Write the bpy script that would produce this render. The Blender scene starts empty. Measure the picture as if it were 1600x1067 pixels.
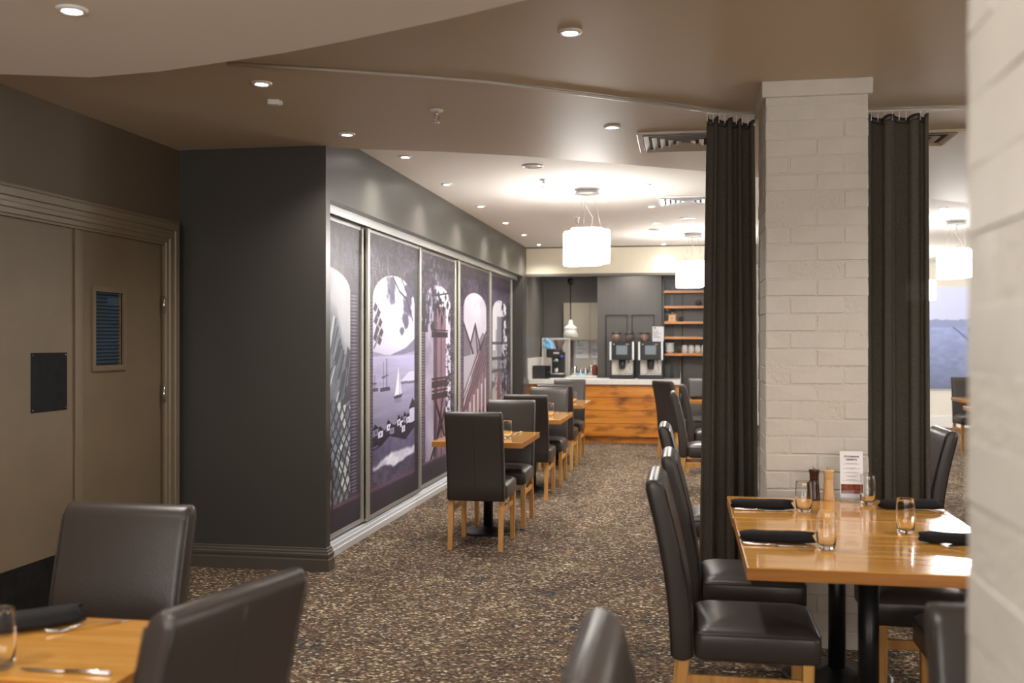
import bpy, bmesh, math, random
import numpy as np
from mathutils import Vector, Matrix
R = math.radians
random.seed(4)
C = bpy.context.scene.collection
SC = bpy.context.scene

# ------------------------------------------------------------------ camera, world, exposure
cam_d = bpy.data.cameras.new('camera')
cam_d.sensor_width = 36.0
cam_d.lens = 36.0 * 1555.0 / 1600.0
cam_d.clip_start = 0.05
cam_d.dof.use_dof = True
cam_d.dof.focus_distance = 6.0
cam_d.dof.aperture_fstop = 2.4
cam = bpy.data.objects.new('camera', cam_d)
C.objects.link(cam)
cam.location = (0, 0, 1.5)
cam.rotation_euler = (R(90), 0, math.atan(272 / 1555))
SC.camera = cam
w = bpy.data.worlds.new('world'); SC.world = w; w.use_nodes = True
w.node_tree.nodes['Background'].inputs[0].default_value = (.8, .86, 1, 1)
w.node_tree.nodes['Background'].inputs[1].default_value = .05
SC.view_settings.view_transform = 'Standard'
SC.view_settings.look = 'None'
SC.view_settings.gamma = 1
SC.view_settings.use_curve_mapping = False
SC.view_settings.exposure = 0.74
SPOT_W = 58.0          # one recessed downlight
SHADE_E = 26.0         # pendant glass
COOL = (1.0, .94, .87)

# ------------------------------------------------------------------ materials
def srgb(r, g, b):
    f = lambda c: (c / 255 / 12.92) if c / 255 <= .04045 else ((c / 255 + .055) / 1.055) ** 2.4
    return (f(r), f(g), f(b), 1)

MATS = {}
def mat(name, col, rough=.5, metal=0., bump=0., bscale=40., var=0., vscale=6., coat=0., trans=0., ior=1.45, emit=0., spec=.5, stretch=(1, 1, 1), sheen=0.):
    m = bpy.data.materials.new(name); m.use_nodes = True; MATS[name] = m
    nt = m.node_tree; N = nt.nodes; L = nt.links
    p = N['Principled BSDF']
    c = col if len(col) == 4 else (*col, 1)
    p.inputs['Base Color'].default_value = c
    p.inputs['Roughness'].default_value = rough
    p.inputs['Metallic'].default_value = metal
    p.inputs['Coat Weight'].default_value = coat
    p.inputs['Coat Roughness'].default_value = .06
    p.inputs['Transmission Weight'].default_value = trans
    p.inputs['IOR'].default_value = ior
    p.inputs['Specular IOR Level'].default_value = spec
    if sheen: p.inputs['Sheen Weight'].default_value = sheen
    if emit:
        p.inputs['Emission Color'].default_value = c
        p.inputs['Emission Strength'].default_value = emit
    if bump or var:
        tc = N.new('ShaderNodeTexCoord'); mp = N.new('ShaderNodeMapping')
        mp.inputs['Scale'].default_value = stretch
        L.new(tc.outputs['Object'], mp.inputs[0])
    if bump:
        n = N.new('ShaderNodeTexNoise'); n.inputs['Scale'].default_value = bscale; n.inputs['Detail'].default_value = 4
        b = N.new('ShaderNodeBump'); b.inputs['Strength'].default_value = bump; b.inputs['Distance'].default_value = .01
        L.new(mp.outputs[0], n.inputs[0]); L.new(n.outputs[0], b.inputs['Height']); L.new(b.outputs[0], p.inputs['Normal'])
    if var:
        n = N.new('ShaderNodeTexNoise'); n.inputs['Scale'].default_value = vscale; n.inputs['Detail'].default_value = 5
        cr = N.new('ShaderNodeValToRGB')
        cr.color_ramp.elements[0].position = .3; cr.color_ramp.elements[1].position = .7
        cr.color_ramp.elements[0].color = tuple(x * (1 - var) for x in c[:3]) + (1,)
        cr.color_ramp.elements[1].color = tuple(min(1, x * (1 + var)) for x in c[:3]) + (1,)
        L.new(mp.outputs[0], n.inputs[0]); L.new(n.outputs[0], cr.inputs[0]); L.new(cr.outputs[0], p.inputs['Base Color'])
    return m

def wood(name, c1, c2, c3, axis, rough=.3, coat=0., scale=9., staves=0., stave_axis='Y', stain=0.):
    """long grain along `axis`; optional glued staves of slightly different tone"""
    m = bpy.data.materials.new(name); m.use_nodes = True; MATS[name] = m
    nt = m.node_tree; N = nt.nodes; L = nt.links; p = N['Principled BSDF']
    p.inputs['Roughness'].default_value = rough; p.inputs['Coat Weight'].default_value = coat; p.inputs['Coat Roughness'].default_value = .05
    tc = N.new('ShaderNodeTexCoord'); mp = N.new('ShaderNodeMapping')
    s = {'X': (.12, 1.6, 1.6), 'Y': (1.6, .12, 1.6), 'Z': (1.6, 1.6, .12)}[axis]
    mp.inputs['Scale'].default_value = s; L.new(tc.outputs['Object'], mp.inputs[0])
    n = N.new('ShaderNodeTexNoise'); n.inputs['Scale'].default_value = scale; n.inputs['Detail'].default_value = 7; n.inputs['Roughness'].default_value = .62; n.inputs['Distortion'].default_value = .5
    L.new(mp.outputs[0], n.inputs[0])
    cr = N.new('ShaderNodeValToRGB'); e = cr.color_ramp.elements
    e[0].position = .3; e[0].color = c1; e[1].position = .72; e[1].color = c3
    x = e.new(.5); x.color = c2
    L.new(n.outputs[0], cr.inputs[0]); out = cr.outputs[0]
    if staves:
        sp = N.new('ShaderNodeSeparateXYZ'); L.new(tc.outputs['Object'], sp.inputs[0])
        d = N.new('ShaderNodeMath'); d.operation = 'DIVIDE'; d.inputs[1].default_value = staves; L.new(sp.outputs[stave_axis], d.inputs[0])
        f = N.new('ShaderNodeMath'); f.operation = 'FLOOR'; L.new(d.outputs[0], f.inputs[0])
        wn = N.new('ShaderNodeTexWhiteNoise'); wn.noise_dimensions = '1D'; L.new(f.outputs[0], wn.inputs['W'])
        mr = N.new('ShaderNodeMapRange'); mr.inputs[3].default_value = .92; mr.inputs[4].default_value = 1.06; L.new(wn.outputs[0], mr.inputs[0])
        mx = N.new('ShaderNodeVectorMath'); mx.operation = 'SCALE'; L.new(out, mx.inputs[0]); L.new(mr.outputs[0], mx.inputs['Scale']); out = mx.outputs[0]
    if stain:
        n2 = N.new('ShaderNodeTexNoise'); n2.inputs['Scale'].default_value = 2.2; n2.inputs['Detail'].default_value = 6
        mp2 = N.new('ShaderNodeMapping'); mp2.inputs['Scale'].default_value = (1.2, 1, 3.2); L.new(tc.outputs['Object'], mp2.inputs[0]); L.new(mp2.outputs[0], n2.inputs[0])
        c2r = N.new('ShaderNodeValToRGB'); c2r.color_ramp.elements[0].position = .29; c2r.color_ramp.elements[0].color = (.16, .12, .1, 1); c2r.color_ramp.elements[1].position = .5; c2r.color_ramp.elements[1].color = (1, 1, 1, 1)
        L.new(n2.outputs[0], c2r.inputs[0])
        mm = N.new('ShaderNodeVectorMath'); mm.operation = 'MULTIPLY'; L.new(out, mm.inputs[0]); L.new(c2r.outputs[0], mm.inputs[1]); out = mm.outputs[0]
    L.new(out, p.inputs['Base Color'])
    b = N.new('ShaderNodeBump'); b.inputs['Strength'].default_value = .08; b.inputs['Distance'].default_value = .004
    L.new(n.outputs[0], b.inputs['Height']); L.new(b.outputs[0], p.inputs['Normal'])
    return m

def carpet():
    m = bpy.data.materials.new('carpet'); m.use_nodes = True
    nt = m.node_tree; N = nt.nodes; L = nt.links; p = N['Principled BSDF']
    p.inputs['Roughness'].default_value = .95; p.inputs['Specular IOR Level'].default_value = .15
    tc = N.new('ShaderNodeTexCoord')
    def mapping(s):
        mp = N.new('ShaderNodeMapping'); mp.inputs['Scale'].default_value = s; L.new(tc.outputs['Object'], mp.inputs[0]); return mp.outputs[0]
    def noise(sc, det, s=(1, 1, 1)):
        n = N.new('ShaderNodeTexNoise'); n.inputs['Scale'].default_value = sc; n.inputs['Detail'].default_value = det; L.new(mapping(s), n.inputs[0]); return n.outputs[0]
    v = N.new('ShaderNodeTexVoronoi'); v.inputs['Scale'].default_value = 92
    mpv = N.new('ShaderNodeMapping'); mpv.inputs['Scale'].default_value = (.7, 1.35, 1); L.new(tc.outputs['Object'], mpv.inputs[0])
    L.new(mpv.outputs[0], v.inputs['Vector'])
    sep = N.new('ShaderNodeSeparateColor'); L.new(v.outputs['Color'], sep.inputs[0])
    big = noise(1.5, 3, (1.3, .8, 1)); mid = noise(7, 3, (1, 1, 1))
    def add(a, b, f):
        q = N.new('ShaderNodeMath'); q.operation = 'MULTIPLY_ADD'; q.inputs[1].default_value = f; L.new(a, q.inputs[0]); L.new(b, q.inputs[2]); return q.outputs[0]
    s1 = add(big, sep.outputs[0], .6); s1 = add(mid, s1, .45)
    cr = N.new('ShaderNodeValToRGB'); cr.color_ramp.interpolation = 'CONSTANT'; e = cr.color_ramp.elements
    mr = N.new('ShaderNodeMapRange'); mr.inputs[1].default_value = .15; mr.inputs[2].default_value = 1.9; L.new(s1, mr.inputs[0]); L.new(mr.outputs[0], cr.inputs[0])
    e[0].position = 0; e[0].color = srgb(40, 44, 46)
    e[1].position = .27; e[1].color = srgb(66, 52, 42)
    for pos, c in ((.38, (94, 75, 60)), (.50, (112, 92, 73)), (.57, (74, 60, 48)), (.65, (132, 115, 94)), (.70, (192, 178, 152)), (.75, (98, 82, 66)), (.82, (202, 190, 166))):
        x = e.new(pos); x.color = srgb(*c)
    # blue-black scattered tufts
    t1 = noise(4.2, 4, (1, 1.4, 1)); 
    q = N.new('ShaderNodeMath'); q.operation = 'GREATER_THAN'; q.inputs[1].default_value = .985
    t2 = add(sep.outputs[1], t1, .45); L.new(t2, q.inputs[0])
    mx = N.new('ShaderNodeMix'); mx.data_type = 'RGBA'; L.new(q.outputs[0], mx.inputs[0]); L.new(cr.outputs[0], mx.inputs[6]); mx.inputs[7].default_value = srgb(44, 52, 58)
    L.new(mx.outputs[2], p.inputs['Base Color'])
    b = N.new('ShaderNodeBump'); b.inputs['Strength'].default_value = .5; b.inputs['Distance'].default_value = .006
    L.new(sep.outputs[0], b.inputs['Height']); L.new(b.outputs[0], p.inputs['Normal'])
    return m

carpet_m = carpet()
white_ceil = mat('white_plaster', (.78, .75, .70), .8, bump=.02, bscale=60)
taupe_ceil = mat('taupe_plaster', (.52, .43, .315), .55, bump=.03, bscale=30)
drop_ceil = mat('pale_plaster', (.88, .82, .76), .75, bump=.03, bscale=30)
dark_wall = mat('dark_wall_paint', (.056, .052, .046), .34, bump=.02, bscale=70)
brown_wall = mat('brown_wall_paint', (.115, .084, .056), .5, bump=.03, bscale=70)
door_m = mat('door_paint', (.165, .122, .076), .42, bump=.03, bscale=25, var=.1, vscale=2.5)
trim_m = mat('trim_paint', (.175, .13, .082), .38)
base_m = mat('dark_skirting_paint', (.085, .073, .06), .35)
cream = mat('cream_paint', (.66, .60, .47), .55)
offwhite = mat('far_wall_paint', (.72, .69, .62), .6)
brick_m = mat('painted_brick', (.55, .515, .46), .5, bump=.12, bscale=30, var=.04, vscale=9)
mortar_m = mat('painted_mortar', (.55, .515, .455), .6, bump=.5, bscale=60)
leather = mat('brown_leather', (.042, .033, .029), .34, bump=.09, bscale=130, spec=.6)
leather_dark = mat('leather_piping', (.03, .024, .022), .45)
oak = wood('oak_leg', srgb(168, 112, 52), srgb(200, 146, 78), srgb(216, 166, 98), 'Z', rough=.4, scale=14)
top_wood = wood('tabletop_wood', srgb(198, 136, 56), srgb(214, 154, 70), srgb(226, 172, 90), 'X', rough=.22, coat=.8, scale=10, staves=.072, stave_axis='Y')
edge_wood = wood('table_edge_wood', srgb(146, 90, 32), srgb(172, 112, 46), srgb(190, 130, 62), 'X', rough=.35, scale=10)
bar_wood = wood('bar_plank_wood', srgb(166, 96, 26), srgb(206, 130, 46), srgb(224, 156, 72), 'X', rough=.32, coat=.3, scale=7, stain=1)
shelf_wood = wood('shelf_wood', srgb(190, 120, 62), srgb(214, 146, 86), srgb(226, 164, 106), 'X', rough=.4, scale=9)
mill_dark = wood('dark_mill_wood', srgb(34, 14, 10), srgb(48, 20, 14), srgb(60, 26, 18), 'Z', rough=.25, coat=.3)
mill_light = wood('light_mill_wood', srgb(196, 150, 96), srgb(214, 172, 118), srgb(226, 190, 140), 'Z', rough=.35)
black_metal = mat('black_metal', (.012, .012, .013), .35, metal=.3)
steel = mat('steel', (.62, .61, .6), .22, metal=1)
alu = mat('aluminium', (.62, .62, .62), .32, metal=.85)
champagne = mat('anodised_stile', (.60, .58, .52), .35, metal=.75)
track_white = mat('white_track', (.72, .73, .76), .35, metal=.2)
black_cloth = mat('black_napkin', (.008, .008, .010), .85, bump=.25, bscale=220)
glass_m = mat('clear_glass', (1, 1, 1), .0, trans=1, ior=1.45)
pane_m = mat('door_glass', srgb(64, 86, 104), .12, spec=.7)
blind_m = mat('blind_slat', srgb(22, 30, 38), .6)
plate_m = mat('scuffed_black_plate', (.008, .008, .008), .5, spec=.2, metal=0., var=.5, vscale=14)
lamp_white = mat('downlight_lens', (1, .97, .92), .4, emit=26)
shade_m = mat('glowing_opal_glass', (1, .97, .93), .4, emit=SHADE_E)
white_paint = mat('white_enamel', (.78, .77, .75), .35)
grey_metal = mat('grey_fitting', (.45, .44, .42), .4, metal=.4)
stone = mat('white_stone', (.70, .68, .64), .3, var=.05, vscale=20)
bar_grey = mat('bar_wall_grey', (.135, .125, .112), .45)
bar_panel = mat('bar_panel_grey', (.10, .092, .085), .4, var=.06, vscale=3, stretch=(6, 6, .4))
cabinet_m = mat('cabinet_laminate', (.36, .32, .25), .4)
splash_m = mat('splashback_stone', (.52, .48, .42), .35)
dark_plastic = mat('black_plastic', (.016, .017, .018), .35)
screen_m = mat('machine_screen', srgb(96, 108, 116), .15)
silver = mat('silver_plastic', (.6, .62, .64), .28, metal=.6)
pale_panel = mat('machine_pale_panel', (.62, .58, .52), .4)
bean = mat('coffee_bean_hopper', (.30, .19, .15), .25, coat=.5)
hop_black = mat('hopper_lid', (.02, .02, .02), .3)
paper = mat('white_paper', (.82, .82, .86), .7)
ink = mat('printed_ink', (.05, .05, .06), .7)
ink_grey = mat('pale_printed_ink', (.30, .30, .33), .7)
food = mat('printed_food_photo', srgb(120, 52, 34), .6, var=.7, vscale=60)
china = mat('white_china', (.80, .79, .76), .2, coat=.3)
smoked = mat('smoked_glass', (.28, .22, .2), .08, trans=.6)
blue_cloth = mat('blue_cloth', srgb(120, 176, 216), .8, var=.35, vscale=14)
amber = mat('amber_bottle', srgb(110, 46, 26), .2)
brass = mat('brass', (.6, .5, .3), .3, metal=1)
cord_m = mat('pale_cord', (.7, .68, .64), .5)
vent_m = mat('vent_metal', (.52, .48, .43), .4, metal=.2)
vent_w = mat('white_vent_metal', (.74, .74, .74), .4, metal=.2)
void_m = mat('vent_void', (.015, .015, .018), .8)
acrylic = mat('clear_acrylic', (.95, .95, .95), .03, trans=1, ior=1.3)
window_m = mat('glowing_window_glass', (1.0, .96, .91), .2, emit=4.6)  # emissive pane, shared with the windows added as fill

def curtain_mat():
    m = bpy.data.materials.new('charcoal_sheer_weave'); m.use_nodes = True
    N = m.node_tree.nodes; L = m.node_tree.links; p = N['Principled BSDF']
    tc = N.new('ShaderNodeTexCoord'); n = N.new('ShaderNodeTexNoise'); n.inputs['Scale'].default_value = 320; n.inputs['Detail'].default_value = 3
    L.new(tc.outputs['Object'], n.inputs[0])
    cr = N.new('ShaderNodeValToRGB'); cr.color_ramp.elements[0].color = (.05, .044, .035, 1); cr.color_ramp.elements[1].color = (.115, .101, .08, 1)
    cr.color_ramp.elements[0].position = .35; cr.color_ramp.elements[1].position = .65
    L.new(n.outputs[0], cr.inputs[0]); L.new(cr.outputs[0], p.inputs['Base Color'])
    p.inputs['Roughness'].default_value = .9; p.inputs['Specular IOR Level'].default_value = .1
    t = N.new('ShaderNodeBsdfTransparent'); mx = N.new('ShaderNodeMixShader'); mx.inputs[0].default_value = .015
    L.new(p.outputs[0], mx.inputs[1]); L.new(t.outputs[0], mx.inputs[2]); L.new(mx.outputs[0], N['Material Output'].inputs[0])
    return m
curtain_m = curtain_mat()

# ------------------------------------------------------------------ helpers
def tag(o, label=None, cat=None, group=None, kind=None):
    if label: o['label'] = label
    if cat: o['category'] = cat
    if group: o['group'] = group
    if kind: o['kind'] = kind
    return o
def thing(name, loc=(0, 0, 0), rz=0, label=None, cat=None, group=None, kind=None):
    o = bpy.data.objects.new(name, None); C.objects.link(o); o.empty_display_size = .05
    o.location = loc; o.rotation_euler = (0, 0, rz)
    return tag(o, label, cat, group, kind)
def link(name, me, m, parent=None, smooth=False):
    if m is not None and not me.materials: me.materials.append(m)
    if smooth:
        me.polygons.foreach_set('use_smooth', [True] * len(me.polygons))
    o = bpy.data.objects.new(name, me); C.objects.link(o)
    if parent is not None: o.parent = parent
    return o
def mesh(verts, faces):
    me = bpy.data.meshes.new('m'); me.from_pydata([tuple(v) for v in verts], [], faces); me.update(); return me
def fix(bm):
    bmesh.ops.recalc_face_normals(bm, faces=bm.faces[:])
    me = bpy.data.meshes.new('m'); bm.to_mesh(me); bm.free(); return me
def boxbm(bm, x0, x1, y0, y1, z0, z1, bev=0., seg=2):
    g = bmesh.ops.create_cube(bm, size=1)['verts']
    for v in g:
        v.co = ((x0 + x1) / 2 + v.co.x * (x1 - x0), (y0 + y1) / 2 + v.co.y * (y1 - y0), (z0 + z1) / 2 + v.co.z * (z1 - z0))
    if bev:
        es = {e for v in g for e in v.link_edges}
        bmesh.ops.bevel(bm, geom=list(es), offset=bev, segments=seg, affect='EDGES', profile=.5)
def box(name, x0, x1, y0, y1, z0, z1, m, parent=None, bev=0., seg=2, smooth=False):
    bm = bmesh.new(); boxbm(bm, x0, x1, y0, y1, z0, z1, bev, seg)
    return link(name, fix(bm), m, parent, smooth)
def boxes(name, bl, m, parent=None, bev=0.):
    bm = bmesh.new()
    for b in bl: boxbm(bm, *b, bev=bev)
    return link(name, fix(bm), m, parent)
def prism(name, pts, z0, z1, m, parent=None):
    bm = bmesh.new(); vs = [bm.verts.new((x, y, z0)) for x, y in pts]
    f = bm.faces.new(vs); r = bmesh.ops.extrude_face_region(bm, geom=[f])
    for v in r['geom']:
        if isinstance(v, bmesh.types.BMVert): v.co.z = z1
    return link(name, fix(bm), m, parent)
def loft_me(rings, cap=True, closed=True):
    n = len(rings[0]); V = [p for r in rings for p in r]; F = []
    for i in range(len(rings) - 1):
        for j in range(n if closed else n - 1):
            k = (j + 1) % n
            F.append((i * n + j, i * n + k, (i + 1) * n + k, (i + 1) * n + j))
    if cap:
        F.append(tuple(range(n - 1, -1, -1))); F.append(tuple((len(rings) - 1) * n + j for j in range(n)))
    bm = bmesh.new(); vs = [bm.verts.new(v) for v in V]
    for f in F: bm.faces.new([vs[i] for i in f])
    return fix(bm)
def lathe(name, prof, m, parent=None, n=24, c=(0, 0), smooth=True, cap=True):
    rings = [[(c[0] + r * math.cos(2 * math.pi * j / n), c[1] + r * math.sin(2 * math.pi * j / n), z) for j in range(n)] for r, z in prof]
    o = link(name, loft_me(rings, cap), m, parent, smooth)
    return o
def tube_me(pts, r, n=8, taper=None):
    rings = []; P = [Vector(p) for p in pts]
    up = Vector((0, 0, 1)); 
    for i, p in enumerate(P):
        t = (P[min(i + 1, len(P) - 1)] - P[max(i - 1, 0)]).normalized()
        a = t.cross(up if abs(t.z) < .95 else Vector((1, 0, 0))).normalized(); b = t.cross(a)
        rr = r if taper is None else r * taper[i]
        rings.append([p + rr * (a * math.cos(2 * math.pi * j / n) + b * math.sin(2 * math.pi * j / n)) for j in range(n)])
    return loft_me(rings)
def tube(name, pts, r, m, parent=None, n=8, taper=None):
    return link(name, tube_me(pts, r, n, taper), m, parent, True)
def rrect(w, d, r, k=4, cx=0, cy=0):
    out = []
    for sx, sy, a0 in ((1, 1, 0), (-1, 1, 90), (-1, -1, 180), (1, -1, 270)):
        for i in range(k + 1):
            a = R(a0 + 90 * i / k)
            out.append((cx + sx * (w / 2 - r) + r * math.cos(a), cy + sy * (d / 2 - r) + r * math.sin(a)))
    return out
def copy_tree(o, parent=None):
    c = o.copy(); C.objects.link(c); c.parent = parent
    for ch in list(o.children): copy_tree(ch, c)
    return c
def spot(parent, x, y, z, watts, size=112, blend=1.0, col=COOL):
    l = bpy.data.lights.new('lamp', 'SPOT'); l.energy = watts; l.spot_size = R(size); l.spot_blend = blend; l.shadow_soft_size = .045; l.color = col
    o = bpy.data.objects.new('lamp', l); C.objects.link(o); o.parent = parent; o.location = (x, y, z)
    return o
S = lambda o, label=None: tag(o, label, kind='structure')

# ------------------------------------------------------------------ room shell
ZW, ZT, ZD = 2.885, 2.78, 2.62
S(box('floor', -3.6, 7.2, -3.0, 19.0, -.12, 0, carpet_m), 'speckled brown, cream and charcoal patterned carpet')
S(box('ceiling_white', -3.6, 7.2, -3.0, 19.0, ZW, ZW + .12, white_ceil), 'white plaster ceiling over the far dining room')
edge_t = [(-2.355, 6.268), (-2.106, 6.356), (-1.624, 6.531), (-1.127, 6.775), (-.66, 7.075), (-.056, 7.488), (.152, 7.637), (1.15, 8.5), (2.143, 9.436), (2.562, 9.781), (4.2, 11.0), (7.2, 12.6)]
S(prism('ceiling_taupe', [(-3.35, -2.9), (-3.35, 6.19), (-2.36, 6.19)] + edge_t + [(7.2, -2.9)], ZT, ZW - .001, taupe_ceil), 'taupe lowered ceiling with a sweeping curved edge')
edge_d = [(-3.34, 3.57), (-2.84, 3.735), (-2.49, 3.85), (-2.15, 3.815), (-1.82, 3.73), (-1.53, 3.65), (-1.255, 3.55), (-.82, 3.37), (-.465, 3.20), (-.05, 2.96), (.5, 2.55), (1.3, 1.7), (2.0, .5), (2.4, -2.8), (-3.34, -2.8)]
S(prism('ceiling_dropped', edge_d, ZD, ZT - .001, drop_ceil), 'pale dropped ceiling panel with a curved edge')
# left wall with the double door opening (Y 4.17..5.99, to Z 2.14)
DX = -3.35
S(boxes('wall_left', [(-3.55, DX, -3, 4.17, 0, ZW), (-3.55, DX, 5.99, 6.2, 0, ZW), (-3.55, DX, 4.17, 5.99, 2.14, ZW), (-3.55, -3.5, 4.17, 5.99, 0, 2.14)], brown_wall), 'brown painted wall above the double doors')
S(box('wall_return', -3.55, -2.32, 6.2, 6.28, 0, ZW - .0, dark_wall), 'dark charcoal return wall beside the double doors')
S(box('wall_mural_bulkhead', -2.72, -2.32, 6.28, 14.47, 2.441, ZW, dark_wall), 'dark satin bulkhead above the sliding mural panels')
S(box('wall_mural_back', -2.72, -2.56, 6.28, 14.47, 0, 2.44, dark_wall))
S(box('wall_mural_end', -2.56, -2.32, 14.2, 14.47, 0, 2.44, dark_wall), 'dark end jamb between the murals and the coffee bar')
S(box('wall_behind', -3.6, 7.2, -3.1, -3.0, 0, ZW, offwhite))
S(box('wall_right', 7.2, 7.3, -3, 19, 0, ZW, offwhite))
fw = S(box('wall_far', .98, 7.2, 18.4, 18.5, 0, ZW, offwhite), 'cream far wall behind the harbour picture')
S(box('baseboard_far', .98, 7.2, 18.37, 18.4, 0, .2, white_paint), 'white skirting along the far wall')
S(box('wall_bar_side', .86, .98, 14.47, 18.4, 0, ZW, bar_grey))
S(box('wall_bar_left', -2.72, -2.32, 14.47, 16.4, 0, ZW, bar_grey), 'grey wall at the end of the coffee bar')
S(box('wall_bar_back', -2.32, .86, 16.3, 16.4, 0, ZW, bar_grey), 'grey wall behind the coffee bar')
bk = S(box('wall_bar_bulkhead', -2.32, .98, 14.47, 14.62, 2.49, ZW - .02, cream), 'cream bulkhead above the coffee bar')
S(box('trim_shadow_gap', -2.32, .98, 14.475, 14.6, ZW - .02, ZW, bar_panel), 'thin dark strip for the shadow line between bulkhead and ceiling')  # solid dark strip stands in for the shade in this gap
S(box('trim_bulkhead', -2.32, .98, 14.46, 14.64, 2.455, 2.49, bar_grey), 'grey strip under the cream bulkhead')
# bulkhead reveal trim + skirting
def moulding(name, prof, p0, p1, nrm, m, label=None, ends=None):
    """profile (out, z) swept from p0 to p1, nrm = outward direction in plan"""
    d0, d1 = (ends or (0, 0)); t = Vector((p1[0] - p0[0], p1[1] - p0[1])).normalized()
    rings = []
    for p, sgn in ((p0, d0), (p1, d1)):
        rings.append([(p[0] + nrm[0] * o + t.x * sgn * o, p[1] + nrm[1] * o + t.y * sgn * o, z) for o, z in prof])
    return S(link(name, loft_me(rings), m), label)
skirt = [(0, .0), (.03, .0), (.03, .075), (.024, .08), (.024, .092), (.028, .098), (.028, .112), (.02, .118), (.02, .128), (.012, .136), (.012, .146), (.0, .15)]
moulding('baseboard_return', skirt, (-3.35, 6.2), (-2.32, 6.2), (0, -1), base_m, 'dark stepped skirting below the charcoal wall', (0, 1))
moulding('baseboard_mural_end', skirt, (-2.32, 6.2), (-2.32, 6.28), (1, 0), base_m, None, (-1, 0))
moulding('baseboard_left', skirt, (-3.35, -2.9), (-3.35, 4.05), (1, 0), base_m)

# unseen glowing windows: one for far-room daylight, the others added as soft fill light
def window(name, x, y, rz, label):
    wd = thing(name, (x, y, 0), rz, label, None, None, 'structure')
    box('pane', -.03, -.02, -1.6, 1.6, .9, 2.3, window_m, wd)
    boxes('window_frame', [(-.06, 0, -1.68, -1.6, .82, 2.38), (-.06, 0, 1.6, 1.68, .82, 2.38), (-.06, 0, -1.6, 1.6, 2.3, 2.38), (-.06, 0, -1.6, 1.6, .82, .9), (-.06, -.02, -.03, .03, .9, 2.3)], white_paint, wd)
window('window_1', 7.2, 15.2, 0, 'daylit window on the far room wall')
window('fill_window_2', -1.5, -3.0, R(-90), 'unseen glowing window added behind the viewpoint as soft fill light')
window('fill_window_3', 2.6, -3.0, R(-90), 'second unseen glowing window added behind the viewpoint as soft fill light')
window('fill_window_4', 7.2, 3.5, 0, 'unseen glowing window added beyond the pale pillar as soft fill light')
# ------------------------------------------------------------------ double doors
def door(name, y0, y1, lab):
    d = thing(name, (DX - .035, 0, 0), 0, lab, None, None, 'structure')
    return d
d1 = door('door_1', 4.18, 5.05, 'taupe door leaf with a scuffed black push plate')
box('leaf', -.02, .02, 4.185, 5.06, .012, 2.13, door_m, d1, .002)
pp = box('push_plate', .02, .023, 4.677, 4.983, 1.125, 1.44, plate_m, d1)
for yy in (4.69, 4.97):
    for zz in (1.138, 1.427): lathe('screw', [(.004, 0), (.004, .002), (.001, .003)], steel, pp, 8).matrix_local = Matrix.Translation((.023, yy, zz)) @ Matrix.Rotation(R(90), 4, 'Y')
box('kick_plate', .02, .023, 4.2, 5.04, .02, .345, plate_m, d1)
box('meeting_stile', .02, .036, 5.045, 5.11, .02, 2.128, trim_m, d1, .003)
d2 = door('door_2', 5.12, 5.98, 'taupe door leaf with a small louvred vision window')
wy0, wy1, wz0, wz1 = 5.24, 5.53, 1.36, 1.79
boxes('leaf', [(-.02, .02, 5.112, wy0, .012, 2.13), (-.02, .02, wy1, 5.985, .012, 2.13), (-.02, .02, wy0, wy1, .012, wz0), (-.02, .02, wy0, wy1, wz1, 2.13)], door_m, d2)
wf = boxes('window_frame', [(.014, .034, wy0 - .03, wy0, wz0 - .03, wz1 + .03), (.014, .034, wy1, wy1 + .03, wz0 - .03, wz1 + .03), (.014, .034, wy0, wy1, wz1, wz1 + .03), (.014, .034, wy0, wy1, wz0 - .03, wz0)], trim_m, d2)
box('pane', -.012, -.006, wy0, wy1, wz0, wz1, pane_m, wf)
for i in range(20):
    z = wz0 + .012 + i * (wz1 - wz0 - .02) / 19.3
    o = box('slat', -.005, .003, wy0 + random.uniform(0, .02), wy1 - .002 - (.12 if i in (17, 18) else 0), z - .003, z + .003, blind_m, wf)
box('kick_plate', .02, .023, 5.13, 5.97, .02, .345, plate_m, d2)
for z in (.25, 1.16, 1.74):
    h = tube('hinge', [(.048, 5.972, z - .055), (.048, 5.972, z + .055)], .009, steel, d2)
# architrave
fr = thing('trim_1', (DX, 0, 0), 0, 'stepped taupe architrave around the double doors', None, None, 'structure')
arch = [(-.012, 0), (-.012, .010), (0.0, .012), (.004, .02), (.03, .022), (.034, .032), (.058, .034), (.062, .028), (.085, .030), (.09, .040), (.128, .042), (.135, .03), (.15, .03), (.15, 0)]
# head: profile in (z-out of opening, x-out)
rings = [[(o, y - s * (q if q > 0 else 0) * 0 + (q if s > 0 else -q), 2.14 + q) for q, o in arch] for y, s in ((4.17, -1), (5.99, 1))]
link('head', loft_me(rings), trim_m, fr)
for y, s in ((4.17, -1), (5.99, 1)):
    rings = [[(o, y + s * q, z if z == 0 else 2.14 + q) for q, o in arch] for z in (0, 1)]
    link('jamb', loft_me(rings), trim_m, fr)

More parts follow.
